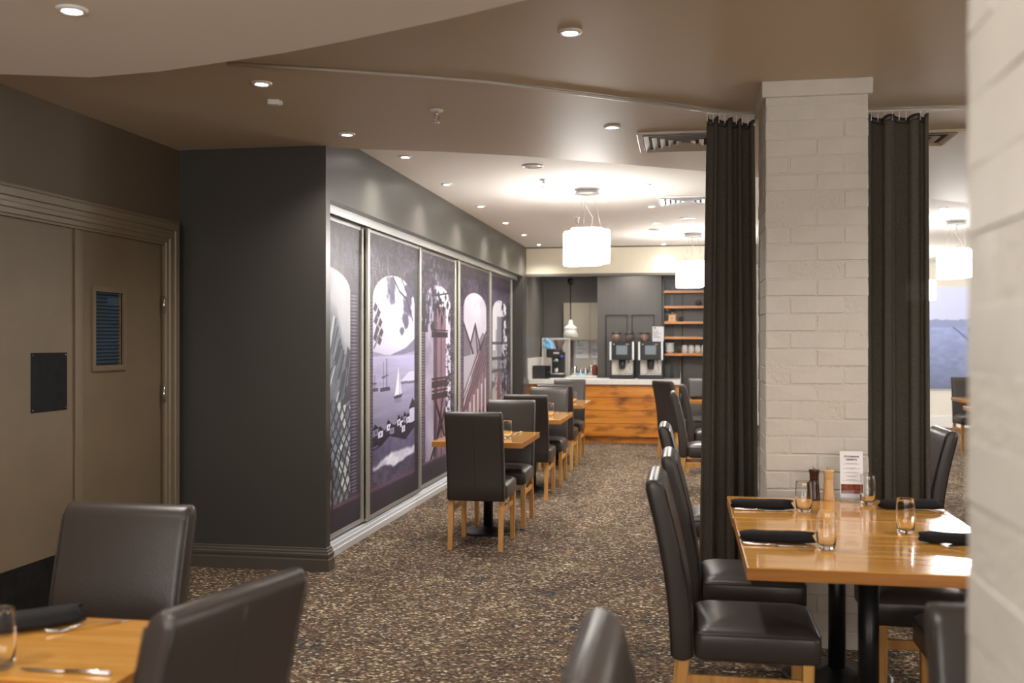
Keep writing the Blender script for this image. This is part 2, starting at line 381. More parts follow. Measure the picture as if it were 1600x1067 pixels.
# ------------------------------------------------------------------ brick pillars
def brick_mesh(l, d, h, seed, bv=.0055):
    rnd = random.Random(seed); bm = bmesh.new()
    boxbm(bm, -l / 2, l / 2, -d / 2, d / 2, -h / 2, h / 2, bv, 1)
    for v in bm.verts: v.co += Vector((rnd.uniform(-.0018, .0018), rnd.uniform(-.0018, .0018), rnd.uniform(-.0015, .0015)))
    me = fix(bm); me.materials.append(brick_m); return me
def pillar(name, x0, y0, wdt, top, label, cap=True, jd=.003, bv=.0055):
    p = thing(name, (x0 + wdt / 2, y0 + wdt / 2, 0), 0, label, None, None, 'structure')
    hw = wdt / 2
    box('mortar_core', -hw + jd, hw - jd, -hw + jd, hw - jd, 0, top, mortar_m, p)
    hd = .115; L1 = hw; n = 0
    full = [brick_mesh(L1 - .003, hd - .003, .083, 10 + k, bv) for k in range(5)]
    mids = [brick_mesh(wdt - 2 * hd - .003, hd - .003, .083, 30 + k, bv) for k in range(4)]
    c = .086; i = 0
    rnd = random.Random(sum(map(ord, name)))
    while c * (i + 1) <= top - .0:
        z = c * (i + .5); rot = (i % 2) * R(90)
        lst = [(full, -hw / 2, -hw + hd / 2, 0), (full, hw / 2, -hw + hd / 2, 0), (full, -hw / 2, hw - hd / 2, 0), (full, hw / 2, hw - hd / 2, 0),
               (mids, -hw + hd / 2, 0, R(90)), (mids, hw - hd / 2, 0, R(90))]
        for pool, x, y, a in lst:
            b = bpy.data.objects.new('brick', rnd.choice(pool)); C.objects.link(b); b.parent = p
            xx = x * math.cos(rot) - y * math.sin(rot); yy = x * math.sin(rot) + y * math.cos(rot)
            b.location = (xx + rnd.uniform(-.0012, .0012), yy + rnd.uniform(-.0012, .0012), z)
            b.rotation_euler = (0, 0, rot + a + (math.pi if rnd.random() < .5 else 0))
        i += 1
    if cap:
        bm = bmesh.new(); boxbm(bm, -hw - .018, hw + .018, -hw - .018, hw + .018, 2.70, ZT, .004, 1)
        link('cap', fix(bm), brick_m, p)
    return p
pillar('brick_pillar', .385, 5.05, .487, 2.70, 'cream painted brick pillar between two dark curtains behind the table')
pillar('brick_pillar', .36, .893, .487, 2.62, 'pale painted brick pillar close up at the frame edge', cap=False, jd=.0018, bv=.003)

# ------------------------------------------------------------------ murals
PW, PH = 150, 470
def vnoise(h, w_, sy, sx, seed, octv=4):
    rs = np.random.RandomState(seed); out = np.zeros((h, w_)); amp = 1; tot = 0
    for o in range(octv):
        gy, gx = int(sy * 2 ** o) + 2, int(sx * 2 ** o) + 2
        g = rs.rand(gy, gx); y = np.linspace(0, gy - 1.001, h); x = np.linspace(0, gx - 1.001, w_)
        yi, xi = y.astype(int), x.astype(int); fy, fx = (y - yi)[:, None], (x - xi)[None]
        fy = fy * fy * (3 - 2 * fy); fx = fx * fx * (3 - 2 * fx)
        a = g[yi][:, xi]; b = g[yi][:, xi + 1]; c = g[yi + 1][:, xi]; d = g[yi + 1][:, xi + 1]
        out += amp * ((a * (1 - fx) + b * fx) * (1 - fy) + (c * (1 - fx) + d * fx) * fy); tot += amp; amp *= .55
    return out / tot
class Paint:
    def __init__(s, seed, raw=False):
        s.v, s.u = np.meshgrid(np.linspace(0, 1, PH), np.linspace(0, 1, PW), indexing='ij')
        s.raw = s.v.copy()
        if not raw: s.v = np.interp(s.v, [0, .09, .2, .33, .44, .58, .775, .87, 1], [0, .13, .2, .27, .36, .475, .67, .81, 1])
        s.c = np.zeros((PH, PW, 3)); s.seed = seed
    def n(s, sy, sx, o=4):
        s.seed += 7; return vnoise(PH, PW, sy, sx, s.seed, o)
    def fill(s, m, col, a=1.):
        a = (m * a)[..., None]; s.c = s.c * (1 - a) + np.array(col) / 255. * a
    def shade(s, m, k): s.c = np.where(m[..., None], s.c * k[..., None] if hasattr(k, 'shape') else s.c * k, s.c)
    def poly(s, pts):
        inside = np.zeros_like(s.u, bool); n = len(pts)
        for i in range(n):
            x0, y0 = pts[i]; x1, y1 = pts[(i + 1) % n]
            if y0 == y1: continue
            c = ((y0 > s.v) != (y1 > s.v)) & (s.u < (x1 - x0) * (s.v - y0) / (y1 - y0) + x0); inside ^= c
        return inside
    def line(s, a, b, wd, asp=1.5):
        ax, ay, bx, by = a[0], a[1] * asp, b[0], b[1] * asp
        px, py = s.u - ax, s.v * asp - ay; dx, dy = bx - ax, by - ay
        t = np.clip((px * dx + py * dy) / (dx * dx + dy * dy + 1e-9), 0, 1)
        return np.hypot(px - t * dx, py - t * dy) < wd
    def arch(s, u0, u1, vs, vt, vb=.13):
        cu, r = (u0 + u1) / 2, (u1 - u0) / 2
        return ((s.u > u0) & (s.u < u1) & (s.v > vb) & (s.v < vs)) | (((s.u - cu) / r) ** 2 + ((s.v - vs) / (vt - vs)) ** 2 < 1) & (s.v >= vs)
    def surround(s, u0, u1, vs, vt, vb=.13):
        s.fill(np.ones_like(s.u, bool), (78, 70, 82))
        s.shade(np.ones_like(s.u, bool), .75 + .5 * s.n(10, 6))
        s.fill(s.v > .93, (98, 84, 96), .6)
        cu, r = (u0 + u1) / 2, (u1 - u0) / 2
        d = np.sqrt(((s.u - cu) / r) ** 2 + ((s.v - vs) / (vt - vs)) ** 2)
        ring = (d < 1.32) & (s.v > vs)
        s.fill(ring, (92, 80, 92)); s.shade(ring & ((d * 22) % 1 < .35), .72)
        hz = (s.v > vs) & ~ring & (s.v < .93); s.shade(hz & ((s.raw * 84) % 1 < .4), .82)
        for a, b in ((u0 - .15, u0), (u1, u1 + .15)):
            col = (s.u > a) & (s.u < b) & (s.v < vs) & (s.v > vb)
            s.fill(col, (124, 112, 128)); s.shade(col & ((s.raw * 84) % 1 < .42), .42)
            s.shade(col, .72 + .4 * np.sin((s.u - a) / (b - a) * np.pi))
        s.fill(s.v < vb, (58, 54, 64)); s.fill((s.v < vb + .012) & (s.v > vb - .012), (92, 72, 84))
        s.shade(s.v < vb, .8 + .5 * s.v / vb)
    def leaves(s, region, dens, col, a=.9, sy=30, sx=14):
        n = s.n(sy, sx, 3) * .6 + s.n(sy * 2.6, sx * 2.6, 3) * .4
        s.fill(region * np.clip((n - dens + .03) / .09, 0, 1), col, a)
    def scribble(s, v0, v1, num, col=(168, 160, 172), a=.4, u0=0., u1=1.):
        rs = np.random.RandomState(s.seed)
        for k in range(num):
            u, v = rs.uniform(u0, u1), rs.uniform(v0, v1); l = rs.uniform(.02, .07); t = rs.uniform(-.6, .6)
            s.fill(s.line((u, v), (u + l * math.sin(t) * 1.5, v - l * math.cos(t)), .004), col, a)

def blob(p, u, v, ru, rv, col, a=.9, rough=.5):
    d = np.hypot((p.u - u) / ru, (p.v - v) / rv) + rough * (p.n(40, 16, 3) - .5) * 2.2
    p.fill(np.clip((1.05 - d) / .35, 0, 1), col, a)
def mural1():
    p = Paint(11, True); p.surround(-.33, .755, .78, .856, .088)
    A = p.arch(-.33, .755, .78, .856, .088); p.fill(A, (208, 212, 210)); p.shade(A, .84 + .26 * p.n(5, 3))
    edge = np.interp(p.u, [0, .22, .42, .49, .56, .60, .66, .76], [.80, .765, .70, .69, .635, .60, .57, .55])
    p.fill(A * np.clip((edge + .05 - p.v) / .05, 0, 1), (118, 122, 130), .55)
    city = A & (p.v < edge); p.fill(city, (150, 156, 160)); p.shade(city, .62 + .6 * p.n(14, 8))
    rs = np.random.RandomState(3); SL = 1.9
    for k in range(15):                                   # tall blocks leaning away
        u = rs.uniform(.1, .7); v = rs.uniform(.34, .60); h = rs.uniform(.05, .12); w_ = rs.uniform(.05, .10)
        p.fill(city & p.poly([(u, v), (u + w_, v + .015), (u + w_ + .10, v + h + .015), (u + .10, v + h)]), [(84, 90, 98), (206, 210, 206), (112, 118, 126)][k % 3])
        p.fill(city & p.poly([(u + w_ * .55, v + .005), (u + w_, v + .015), (u + w_ + .10, v + h + .015), (u + w_ * .55 + .10, v + h + .008)]), (66, 70, 80), .8)
    low = city & (p.v < .47 - .1 * p.u)
    for k in range(34):
        u, v = rs.uniform(.1, .74), rs.uniform(.09, .46); w_, h = rs.uniform(.04, .10), rs.uniform(.018, .04)
        p.fill(low & p.poly([(u, v - h), (u + w_, v), (u, v + h), (u - w_, v)]), [(206, 214, 202), (176, 184, 180), (122, 130, 134), (214, 220, 210)][k % 4])
    for k in range(15):
        c = k * .105 - .55
        p.fill(low & (np.abs(p.u - p.v * SL + c + .02 * np.sin(p.v * 30)) < .016), (66, 72, 80), .9)
        p.fill(low & (np.abs(p.u + p.v * SL - c - .75 + .02 * np.sin(p.v * 24)) < .014), (78, 84, 92), .85)
    p.fill(A & p.poly([(.60, .40), (.76, .42), (.76, .58), (.70, .60), (.66, .54)]), (58, 60, 70), .75)
    for k in range(5): p.fill(A & p.poly([(.56 + k * .035, .40 + k * .02), (.60 + k * .035, .41 + k * .02), (.68 + k * .035, .50 + k * .02), (.65 + k * .035, .51 + k * .02)]), (128, 134, 142) if k % 2 else (72, 76, 86))
    for a, b in (((.1, .285), (.36, .265)), ((.36, .265), (.42, .16)), ((.42, .16), (.40, .03)), ((.30, .26), (.33, .02)), ((.22, .2), (.36, .12)), ((.2, .13), (.38, .18)), ((.26, .26), (.24, .06))): p.fill(p.line(a, b, .012), (58, 42, 50))
    p.fill(p.poly([(.0, .32), (.34, .305), (.42, .285), (.38, .265), (.0, .265)]), (50, 36, 44))
    p.scribble(.86, .98, 60); p.leaves((p.v > .86), .56, (140, 132, 146), .4, 50, 24)
    return p.c
def mural2():
    p = Paint(22, True); p.surround(.11, .88, .765, .865, .09)
    A = p.arch(.11, .88, .765, .865, .09); p.fill(A, (232, 231, 242)); p.shade(A, .95 + .1 * p.n(4, 3))
    p.fill(A * np.clip((.60 - p.v) / .05, 0, 1), (206, 204, 220), .8)
    hr = np.interp(p.u, [0, .12, .3, .42, .55, .7, .88, 1], [.575, .578, .566, .562, .575, .59, .625, .63])
    p.fill(A & (p.v < hr) & (p.v > .53), (176, 173, 194)); p.shade(A & (p.v < hr) & (p.v > .53), .85 + .3 * p.n(30, 8))
    p.fill(A & p.poly([(.40, .563), (.70, .588), (.9, .628), (.9, .575), (.66, .565)]), (138, 134, 154))
    sea = A & (p.v < .56); p.fill(sea, (180, 177, 200)); p.shade(sea, .66 + .62 * np.clip((p.v - .27) / .29, 0, 1) * .62 + .16 * p.n(60, 2))
    p.fill(A & p.poly([(.58, .455), (.68, .475), (.76, .492), (.9, .495), (.9, .455)]), (220, 219, 230)); p.fill(A & p.line((.58, .452), (.88, .450), .008), (120, 116, 138))
    for u, v, h in ((.14, .44, .05), (.29, .437, .10), (.345, .437, .112)):
        p.fill(p.line((u, v), (u, v + h), .005), (78, 72, 96)); p.fill(p.line((u - .05, v), (u + .05, v), .010), (84, 78, 100)); p.fill(p.line((u - .03, v + h * .45), (u + .03, v + h * .45), .004), (90, 84, 106))
    p.fill(p.poly([(.49, .407), (.565, .515), (.575, .408)]), (245, 244, 250)); p.fill(p.poly([(.585, .410), (.575, .495), (.63, .412)]), (218, 215, 230)); p.fill(p.poly([(.46, .404), (.64, .408), (.61, .395), (.50, .394)]), (64, 58, 78)); p.fill(p.line((.49, .388), (.6, .386), .012), (132, 128, 152), .6)
    lt = np.interp(p.u, [.1, .2, .3, .42, .5, .6, .72, .8, .9], [.30, .305, .285, .30, .295, .31, .315, .33, .345])
    land = A & (p.v < lt); p.fill(land, (54, 48, 66)); p.shade(land, .7 + .6 * p.n(26, 10))
    for k, (u, v, w_) in enumerate(((.16, .285, .05), (.24, .275, .04), (.38, .292, .035), (.44, .275, .04), (.57, .30, .03), (.63, .292, .035), (.69, .305, .035), (.75, .30, .03), (.66, .27, .03), (.16, .225, .04))):
        p.fill(A & p.poly([(u - w_, v - .013), (u + w_, v - .010), (u + w_, v + .014), (u - w_, v + .011)]), (226, 224, 234) if k % 3 else (150, 146, 164)); p.fill(A & p.poly([(u - w_ * 1.25, v + .010), (u - w_ * .3, v + .032), (u + w_ * 1.25, v + .013)]), (44, 38, 54)); p.fill(A & (np.abs(p.u - u) < .008) & (np.abs(p.v - v) < .006), (60, 54, 70))
    p.fill(A & p.poly([(.78, .285), (.9, .29), (.9, .36), (.84, .37), (.78, .345)]), (214, 212, 224)); p.fill(A & p.poly([(.76, .342), (.84, .385), (.92, .36), (.9, .345)]), (50, 44, 60))
    hb = np.interp(p.u, [.1, .25, .4, .55, .7, .8, .9], [.225, .235, .262, .245, .228, .25, .27]); hl = A & (p.v < hb); p.fill(hl, (112, 106, 130)); p.shade(hl, .68 + .65 * p.n(18, 7))
    p.fill(A & (np.abs(p.v - hb) < .004), (52, 46, 62), .8)
    wt = np.interp(p.u, [.1, .25, .4, .6, .8, .9], [.165, .185, .198, .20, .19, .20]) + .02 * (p.n(10, 10) - .5); wb = np.interp(p.u, [.1, .3, .5, .7, .9], [.145, .15, .138, .15, .16]) + .02 * (p.n(10, 12) - .5)
    p.fill(A * np.clip((wt - p.v) / .012, 0, 1) * np.clip((p.v - wb) / .008, 0, 1), (234, 232, 240)); wv = A & (p.v < wt) & (p.v > wb); p.shade(wv, .80 + .35 * p.n(36, 9))
    lw = A & (p.v <= wb); p.fill(lw, (96, 90, 108)); p.shade(lw, .55 + .8 * p.n(40, 12))
    blob(p, .42, .82, .085, .052, (92, 86, 106)); blob(p, .45, .775, .055, .022, (104, 98, 120), .8)
    blob(p, .74, .755, .10, .055, (84, 78, 98)); blob(p, .70, .70, .07, .035, (96, 90, 112)); blob(p, .78, .82, .10, .04, (78, 72, 90)); blob(p, .63, .655, .04, .018, (104, 98, 122))
    for u, v in ((.15, .735), (.20, .715), (.16, .69), (.23, .68), (.18, .655), (.25, .645), (.15, .63), (.22, .615)): p.fill(A & p.poly([(u - .035, v - .005), (u, v + .022), (u + .04, v + .006), (u + .005, v - .016)]), (98, 82, 98))
    p.fill(A & p.line((.13, .59), (.25, .66), .006), (78, 64, 78))
    for a, b in (((.46, .86), (.58, .81)), ((.58, .81), (.72, .785)), ((.72, .785), (.85, .70)), ((.62, .86), (.75, .80))): p.fill(A & p.line(a, b, .008), (62, 54, 72))
    t = (p.u > .88); p.fill(t, (56, 50, 62), .75); p.leaves((p.u > .9) & (p.v > .1), .5, (36, 32, 42), .8, 60, 4); p.leaves((p.u > .45) & (p.v > .80) & ~A, .5, (54, 48, 60), .75, 30, 10)
    p.leaves((p.v > .87), .57, (132, 122, 138), .45, 50, 24); p.scribble(.84, .97, 50, u0=0., u1=.4)
    return p.c
def mural3():
    p = Paint(33); p.surround(.2, .86, .68, .81)
    A = p.arch(.2, .86, .68, .81); p.fill(A, (224, 222, 230)); p.shade(A, .9 + .2 * p.n(6, 3))
    haze = A & (p.u < .46); p.fill(haze, (150, 142, 154), .75); p.shade(haze, .75 + .5 * p.n(8, 6))
    tw = A & (p.u > .40) & (p.u < .73) & (p.v < .67); p.fill(tw, (146, 122, 132)); p.fill(tw & (p.u < .49), (106, 86, 98)); p.shade(tw, .9 + .2 * p.n(12, 4)); p.fill(tw & (np.abs(p.u - .60) < .012), (96, 74, 86))
    for v in (.54, .345, .30):
        p.fill(A & (np.abs(p.v - v) < .012) & (p.u > .35) & (p.u < .78), (70, 54, 64)); p.fill(A & (np.abs(p.v - v - .02) < .004) & (p.u > .35) & (p.u < .78), (70, 54, 64))
    for k in range(6): p.fill(A & p.line((.37 + k * .078, .54), (.37 + k * .078, .56), .008), (70, 54, 64))
    for a, b in (((.4, .3), (.75, .16)), ((.72, .33), (.45, .16)), ((.3, .12), (.7, .25)), ((.48, .36), (.42, .14))): p.fill(A & p.line(a, b, .012), (60, 46, 54))
    p.leaves(A & (p.u > .72) & (p.v < .5), .5, (64, 62, 66), .9, 40, 16)
    p.leaves((p.u < .5) & (p.v > .55), .47, (58, 54, 62), .85, 14, 12); p.leaves((p.u < .55) & (p.v > .6), .60, (190, 186, 196), .6, 22, 16)
    p.leaves(A & (p.v > .62) & (p.u > .42), .58, (58, 54, 60), .95, 22, 10)
    for u, v in ((.6, .70), (.55, .65), (.66, .66), (.78, .69), (.62, .61), (.5, .69), (.82, .62), (.72, .74)): p.fill(p.poly([(u - .035, v), (u, v + .03), (u + .035, v), (u, v - .035)]), (56, 52, 60))
    p.fill(p.line((.45, .74), (.8, .77), .01), (60, 54, 60))
    p.leaves((p.v > .8), .55, (124, 112, 126), .6, 40, 24); p.leaves((p.u > .85), .5, (46, 42, 50), .7, 30, 6)
    p.scribble(.74, .97, 60); p.scribble(.3, .9, 30, (40, 36, 44), .5, .88, 1.)
    return p.c
def mural4():
    p = Paint(44); p.surround(.16, .86, .69, .81)
    A = p.arch(.16, .86, .69, .81); p.fill(A, (226, 224, 226)); p.shade(A, .92 + .14 * p.n(4, 3))
    p.fill(A & p.poly([(.16, .60), (.3, .52), (.45, .44), (.16, .44)]), (138, 128, 136)); p.fill(A & p.poly([(.36, .50), (.50, .60), (.66, .48), (.66, .3), (.36, .35)]), (176, 168, 174))
    p.fill(A & p.poly([(.54, .49), (.74, .56), (.9, .53), (.9, .42), (.6, .42)]), (150, 140, 148))
    for a, b in (((.36, .50), (.50, .60)), ((.50, .60), (.66, .47)), ((.66, .47), (.86, .56)), ((.50, .60), (.56, .46)), ((.16, .6), (.45, .44))): p.fill(A & p.line(a, b, .015), (70, 62, 70))
    p.fill(A & p.poly([(.16, .44), (.5, .45), (.3, .33), (.16, .26)]), (190, 186, 190))
    roof = A & (p.v < .22 + .42 * (p.u - .1)); p.fill(roof, (140, 118, 124)); p.shade(roof, .85 + .3 * p.n(8, 6))
    for k in range(6): p.fill(A & (np.abs(p.v - (.12 + .05 * k * .6 + .38 * (p.u - .1))) < .006), (96, 76, 84))
    fac = A & (p.v < .19 + .27 * (p.u - .1)); p.fill(fac, (150, 126, 130)); p.shade(fac & ((p.u * 9) % 1 < .25), .7); p.fill(A & (p.v < .2 + .04 * p.u), (104, 62, 56)); 
    for k in range(6): p.fill(A & (np.abs(p.u - .22 - k * .12) < .02) & (p.v > .2) & (p.v < .235 + .02 * k), (214, 206, 206))
    p.leaves((p.v > .8), .55, (116, 104, 116), .6, 40, 24)
    p.scribble(.74, .97, 60); p.scribble(.3, .9, 30, (40, 36, 44), .5, .88, 1.)
    return p.c
def mural5():
    p = Paint(55); p.surround(.18, .80, .69, .80)
    A = p.arch(.18, .80, .69, .80); p.fill(A, (226, 226, 220)); p.shade(A, .9 + .2 * p.n(4, 3))
    for u0, u1, v1, c in ((.30, .62, .58, (176, 176, 176)), (.36, .56, .66, (150, 148, 152)), (.2, .36, .46, (190, 190, 186)), (.5, .8, .44, (166, 164, 166))):
        m = A & (p.u > u0) & (p.u < u1) & (p.v < v1); p.fill(m, c); p.shade(m & ((p.u * 14) % 1 < .2), .75)
    for v in (.5, .42, .36): p.fill(A & (np.abs(p.v - v) < .008), (84, 80, 86), .8)
    p.leaves(A & (p.v < .42), .52, (96, 92, 98), .85, 24, 12); p.leaves(A & (p.u > .55), .5, (54, 50, 58), .9, 20, 9); p.fill(A & p.poly([(.3, .13), (.42, .4), (.55, .13)]), (128, 84, 84), .8)
    p.leaves((p.u > .78), .45, (48, 44, 52), .8, 30, 6); p.leaves((p.v > .78), .55, (116, 104, 116), .6, 40, 24)
    p.scribble(.74, .97, 60); p.scribble(.3, .9, 30, (40, 36, 44), .5, .88, 1.)
    return p.c
print_m = bpy.data.materials.new('mural_print'); print_m.use_nodes = True
_n = print_m.node_tree.nodes; _a = _n.new('ShaderNodeVertexColor'); _a.layer_name = 'print'
print_m.node_tree.links.new(_a.outputs[0], _n['Principled BSDF'].inputs['Base Color']); _n['Principled BSDF'].inputs['Roughness'].default_value = .42
def print_mesh(c, y0, y1, z0, z1):
    ys = np.linspace(y0, y1, PW); zs = np.linspace(z0, z1, PH)
    V = np.zeros((PH, PW, 3), np.float32); V[..., 1] = ys[None]; V[..., 2] = zs[:, None]
    i = np.arange(PH * PW).reshape(PH, PW)
    q = np.stack([i[:-1, :-1], i[:-1, 1:], i[1:, 1:], i[1:, :-1]], -1).reshape(-1, 4)
    me = bpy.data.meshes.new('print'); me.vertices.add(PH * PW); me.vertices.foreach_set('co', V.ravel())
    me.loops.add(q.size); me.loops.foreach_set('vertex_index', q.ravel().astype(np.int32))
    me.polygons.add(len(q)); me.polygons.foreach_set('loop_start', np.arange(0, q.size, 4, dtype=np.int32)); me.polygons.foreach_set('loop_total', np.full(len(q), 4, np.int32))
    me.update(calc_edges=True)
    at = me.color_attributes.new('print', 'FLOAT_COLOR', 'POINT')
    c = np.clip(c, 0, 1); lin = np.where(c <= .04045, c / 12.92, ((c + .055) / 1.055) ** 2.4)
    rgba = np.ones((PH * PW, 4), np.float32); rgba[:, :3] = np.clip((lin ** 1.12).reshape(-1, 3) * np.array([1.0, 1.0, 1.16]), 0, .95); at.data.foreach_set('color', rgba.ravel())
    me.materials.append(print_m); return me
panels = [(6.30, 7.43, -2.485, mural1, 'sliding mural panel printed with an aerial city seen through an arch'),
          (7.43, 9.02, -2.455, mural2, 'sliding mural panel printed with sailboats on a bay through an arch'),
          (9.02, 10.6, -2.485, mural3, 'sliding mural panel printed with a tower behind hanging leaves'),
          (10.6, 12.42, -2.455, mural4, 'sliding mural panel printed with gabled rooftops through an arch'),
          (12.42, 14.14, -2.485, mural5, 'sliding mural panel printed with tall buildings, next to the coffee bar')]
for y0, y1, x, fn, lab in panels:
    p = thing('mural_panel', (x, (y0 + y1) / 2, .1), 0, lab, 'sliding panel', 'sliding mural panels along the wall')
    hy = (y1 - y0) / 2
    box('panel_board', -.02, -.001, -hy, hy, .02, 2.27, void_m, p)
    link('mural_print', print_mesh(fn(), -hy, hy, .03, 2.26), None, p).location = (0.001, 0, 0)
    for s in (-1, 1):
        st = box('stile', -.022, .02, s * hy - .026 - s * .026, s * hy + .026 - s * .026, 0, 2.29, champagne, p, .006)
        if s == -1: box('stile_groove', .02, .0205, -hy + .026 - .004, -hy + .026 + .004, 0, 2.29, grey_metal, st)
    for z0, z1 in ((0, .03), (2.26, 2.29)): box('rail', -.018, .008, -hy + .052, hy - .052, z0, z1, alu, p)
tk = thing('bottom_track', (-2.5, 10.2, 0), 0, 'pale ribbed floor track under the sliding mural panels', 'track')
box('track_bed', -.05, .085, -3.9, 3.94, 0, .045, track_white, tk)
for x in (-.035, .0, .035, .07): box('track_rib', x - .006, x + .006, -3.9, 3.94, .045, .085 if x < .06 else .075, track_white, tk, .002)
tt = thing('top_track', (-2.5, 10.2, 2.385), 0, 'silver overhead track above the sliding mural panels', 'track')
box('track_fascia', .095, .105, -3.9, 3.94, -.005, .055, alu, tt)
box('track_bed', -.05, .095, -3.9, 3.94, .03, .055, alu, tt)
for x in (-.02, .025, .065): box('track_rib', x - .004, x + .004, -3.9, 3.94, .006, .03, champagne, tt)

# ------------------------------------------------------------------ chairs
def make_chair():
    t = thing('dining_chair')
    rings = []
    for z, ins in ((.355, .016), (.360, .006), (.372, 0), (.44, 0), (.456, .004), (.468, .016), (.480, .045), (.488, .085), (.492, .135)):
        rings.append([(x, y, z) for x, y in rrect(.43 - 2 * ins, .445 - 2 * ins, max(.035 - ins * .15, .012), 4, 0, .0875)])
    st = link('seat', loft_me(rings), leather, t, True)
    pr = [(x, y, .452) for x, y in rrect(.43 - .004, .445 - .004, .034, 4, 0, .0875)]; pr.append(pr[0])
    tube('piping', pr, .003, leather_dark, st, 5)
    path = [(.352, -.178, .03), (.356, -.178, .062), (.366, -.178, .080), (.47, -.180, .086), (.56, -.188, .084), (.66, -.203, .080), (.76, -.222, .077), (.86, -.245, .074), (.93, -.263, .073), (.968, -.272, .073), (.982, -.276, .066), (.992, -.279, .050), (.998, -.280, .030), (1.0, -.2805, .012)]
    rings = []
    for z, y, th in path:
        wd = .42 - max(0, .072 - th) * .25 * (1 if z > .9 else .6)
        rings.append([(x, y + q, z) for x, q in rrect(wd, th, min(.022, th * .42), 4)])
    bk = link('backrest', loft_me(rings), leather, t, True)
    mid = [q for q in path if .36 < q[0] < .97]
    tube('seam', [(0, y - th / 2 - .0002, z) for z, y, th in mid], .0018, leather_dark, bk, 5)
    for s in (-1, 1):
        for f in (-1, 1): tube('piping', [(s * .203, y + f * (th / 2 - .002), z) for z, y, th in mid], .0026, leather_dark, bk, 5)
    for s in (-1, 1):
        bm = bmesh.new(); boxbm(bm, s * .19 - .02, s * .19 + .02, .262 - .02, .262 + .02, 0, .36, .003, 1)
        for v in bm.verts:
            if v.co.z < .1: v.co.x = s * .19 + (v.co.x - s * .19) * .8; v.co.y = .262 + (v.co.y - .262) * .8
        link('leg', fix(bm), oak, t)
        bm = bmesh.new(); boxbm(bm, s * .185 - .02, s * .185 + .02, -.17 - .02, -.17 + .02, 0, .36, .003, 1)
        for v in bm.verts:
            if v.co.z < .1: v.co.x = s * .185 + (v.co.x - s * .185) * .8; v.co.y = -.215 + (v.co.y + .17) * .8
        link('leg', fix(bm), oak, t)
        box('stretcher', s * .187 - .009, s * .187 + .009, -.165, .245, .262, .300, oak, t, .002)
    return t
proto = make_chair(); used = [False]
def chair(x, y, face, label, group):
    """face = heading in degrees that the sitter looks towards (0 = +Y, 90 = -X)"""
    o = proto if not used[0] else copy_tree(proto)
    used[0] = True
    o.location = (x, y, 0); o.rotation_euler = (0, 0, R(face))
    return tag(o, label, 'chair', group)
GL, GR, GF = 'chairs at the small tables along the murals', 'chairs around the joined tables by the pillar', 'chairs in the foreground'
chair(-1.49, 7.20, 0, 'dark leather chair with its seamed back to us, front of the mural row', GL)
chair(-1.475, 8.13, 180, 'dark leather chair facing us across the first small table by the murals', GL)
chair(-1.49, 9.54, 0, 'dark leather chair with its back turned at the second small mural-side table', GL)
chair(-1.475, 10.52, 180, 'dark leather chair facing us across the second small table by the murals', GL)
chair(-1.50, 11.72, 0, 'mostly hidden dark leather chair at the near side of the third mural-side table', GL)
chair(-1.52, 12.86, 180, 'dark leather chair facing us at the third mural-side table, nearest the coffee bar', GL)
chair(.163, 3.835, -90, 'dark leather chair in side view at the near end of the joined tables', GR)
chair(.20, 4.60, -90, 'dark leather chair in side view, seat tucked under the table in front of the curtain', GR)
chair(.145, 6.13, -90, 'dark leather chair with only its narrow back edge showing left of the curtain hem', GR)
chair(1.04, 4.40, 90, 'dark leather chair whose seat and oak leg show under the joined tables', GR)
chair(1.155, 3.79, 90, 'dark leather chair almost hidden behind the black chair back at the frame edge', GR)
chair(1.18, 6.07, 90, 'dark leather chair with its upright back beside the curtain on the pillar\'s far side', GR)
chair(-1.69, 2.545, 180, 'brown leather chair facing us behind the foreground table with napkin', GF)
chair(-1.17, 1.965, 75, 'brown leather chair seen obliquely from behind beside the foreground table', GF)
chair(.12, 1.665, -90, 'brown leather chair showing only its rounded back top at the bottom middle', GF)
chair(.66, 1.73, 180, 'black leather chair back cut off by the pale pillar at the frame corner', GF)
GB = 'chairs between the bar front and the curtain'
chair(.15, 10.18, -90, 'dark leather chair in side view left of the curtain, nearer of two', GB)
chair(.235, 11.75, -90, 'dark leather chair in side view left of the curtain, behind another', GB)
chair(-.07, 13.02, -55, 'dark leather chair with its brown back turned beside the bar front', GB)
chair(.24, 13.72, 180, 'dark leather chair facing us behind the table right of the bar front', GB)
chair(3.92, 14.75, 180, 'dark leather chair below the blue harbour picture', 'chairs in the far room')

# ------------------------------------------------------------------ tables
def table(x0, x1, y0, y1, label, group=None, name='dining_table', h=.75):
    cx, cy = (x0 + x1) / 2, (y0 + y1) / 2; hx, hy = (x1 - x0) / 2, (y1 - y0) / 2
    t = thing(name, (cx, cy, 0), 0, label, 'table', group)
    tp = box('tabletop', -hx, hx, -hy, hy, h - .028, h, top_wood, t, .003)
    box('edge_band', -hx + .001, hx - .001, -hy + .001, hy - .001, h - .042, h - .027, edge_wood, tp, .002)
    bm = bmesh.new(); e = .0015
    boxbm(bm, -hx - e, hx + e, -hy - e, -hy, h - .042, h - .003); boxbm(bm, -hx - e, hx + e, hy, hy + e, h - .042, h - .003)
    boxbm(bm, -hx - e, -hx, -hy, hy, h - .042, h - .003); boxbm(bm, hx, hx + e, -hy, hy, h - .042, h - .003)
    link('edging', fix(bm), edge_wood, tp)
    lathe('column', [(.038, .03), (.038, h - .06)], black_metal, t, 20)
    br = .215 if hx < .4 else .24
    lathe('base', [(br, 0), (br, .008), (br - .02, .014), (.07, .03), (.045, .045)], black_metal, t, 36)
    box('mounting_plate', -.14, .14, -.14, .14, h - .06, h - .042, black_metal, t, .004)
    return t
GT = 'small tables along the murals'
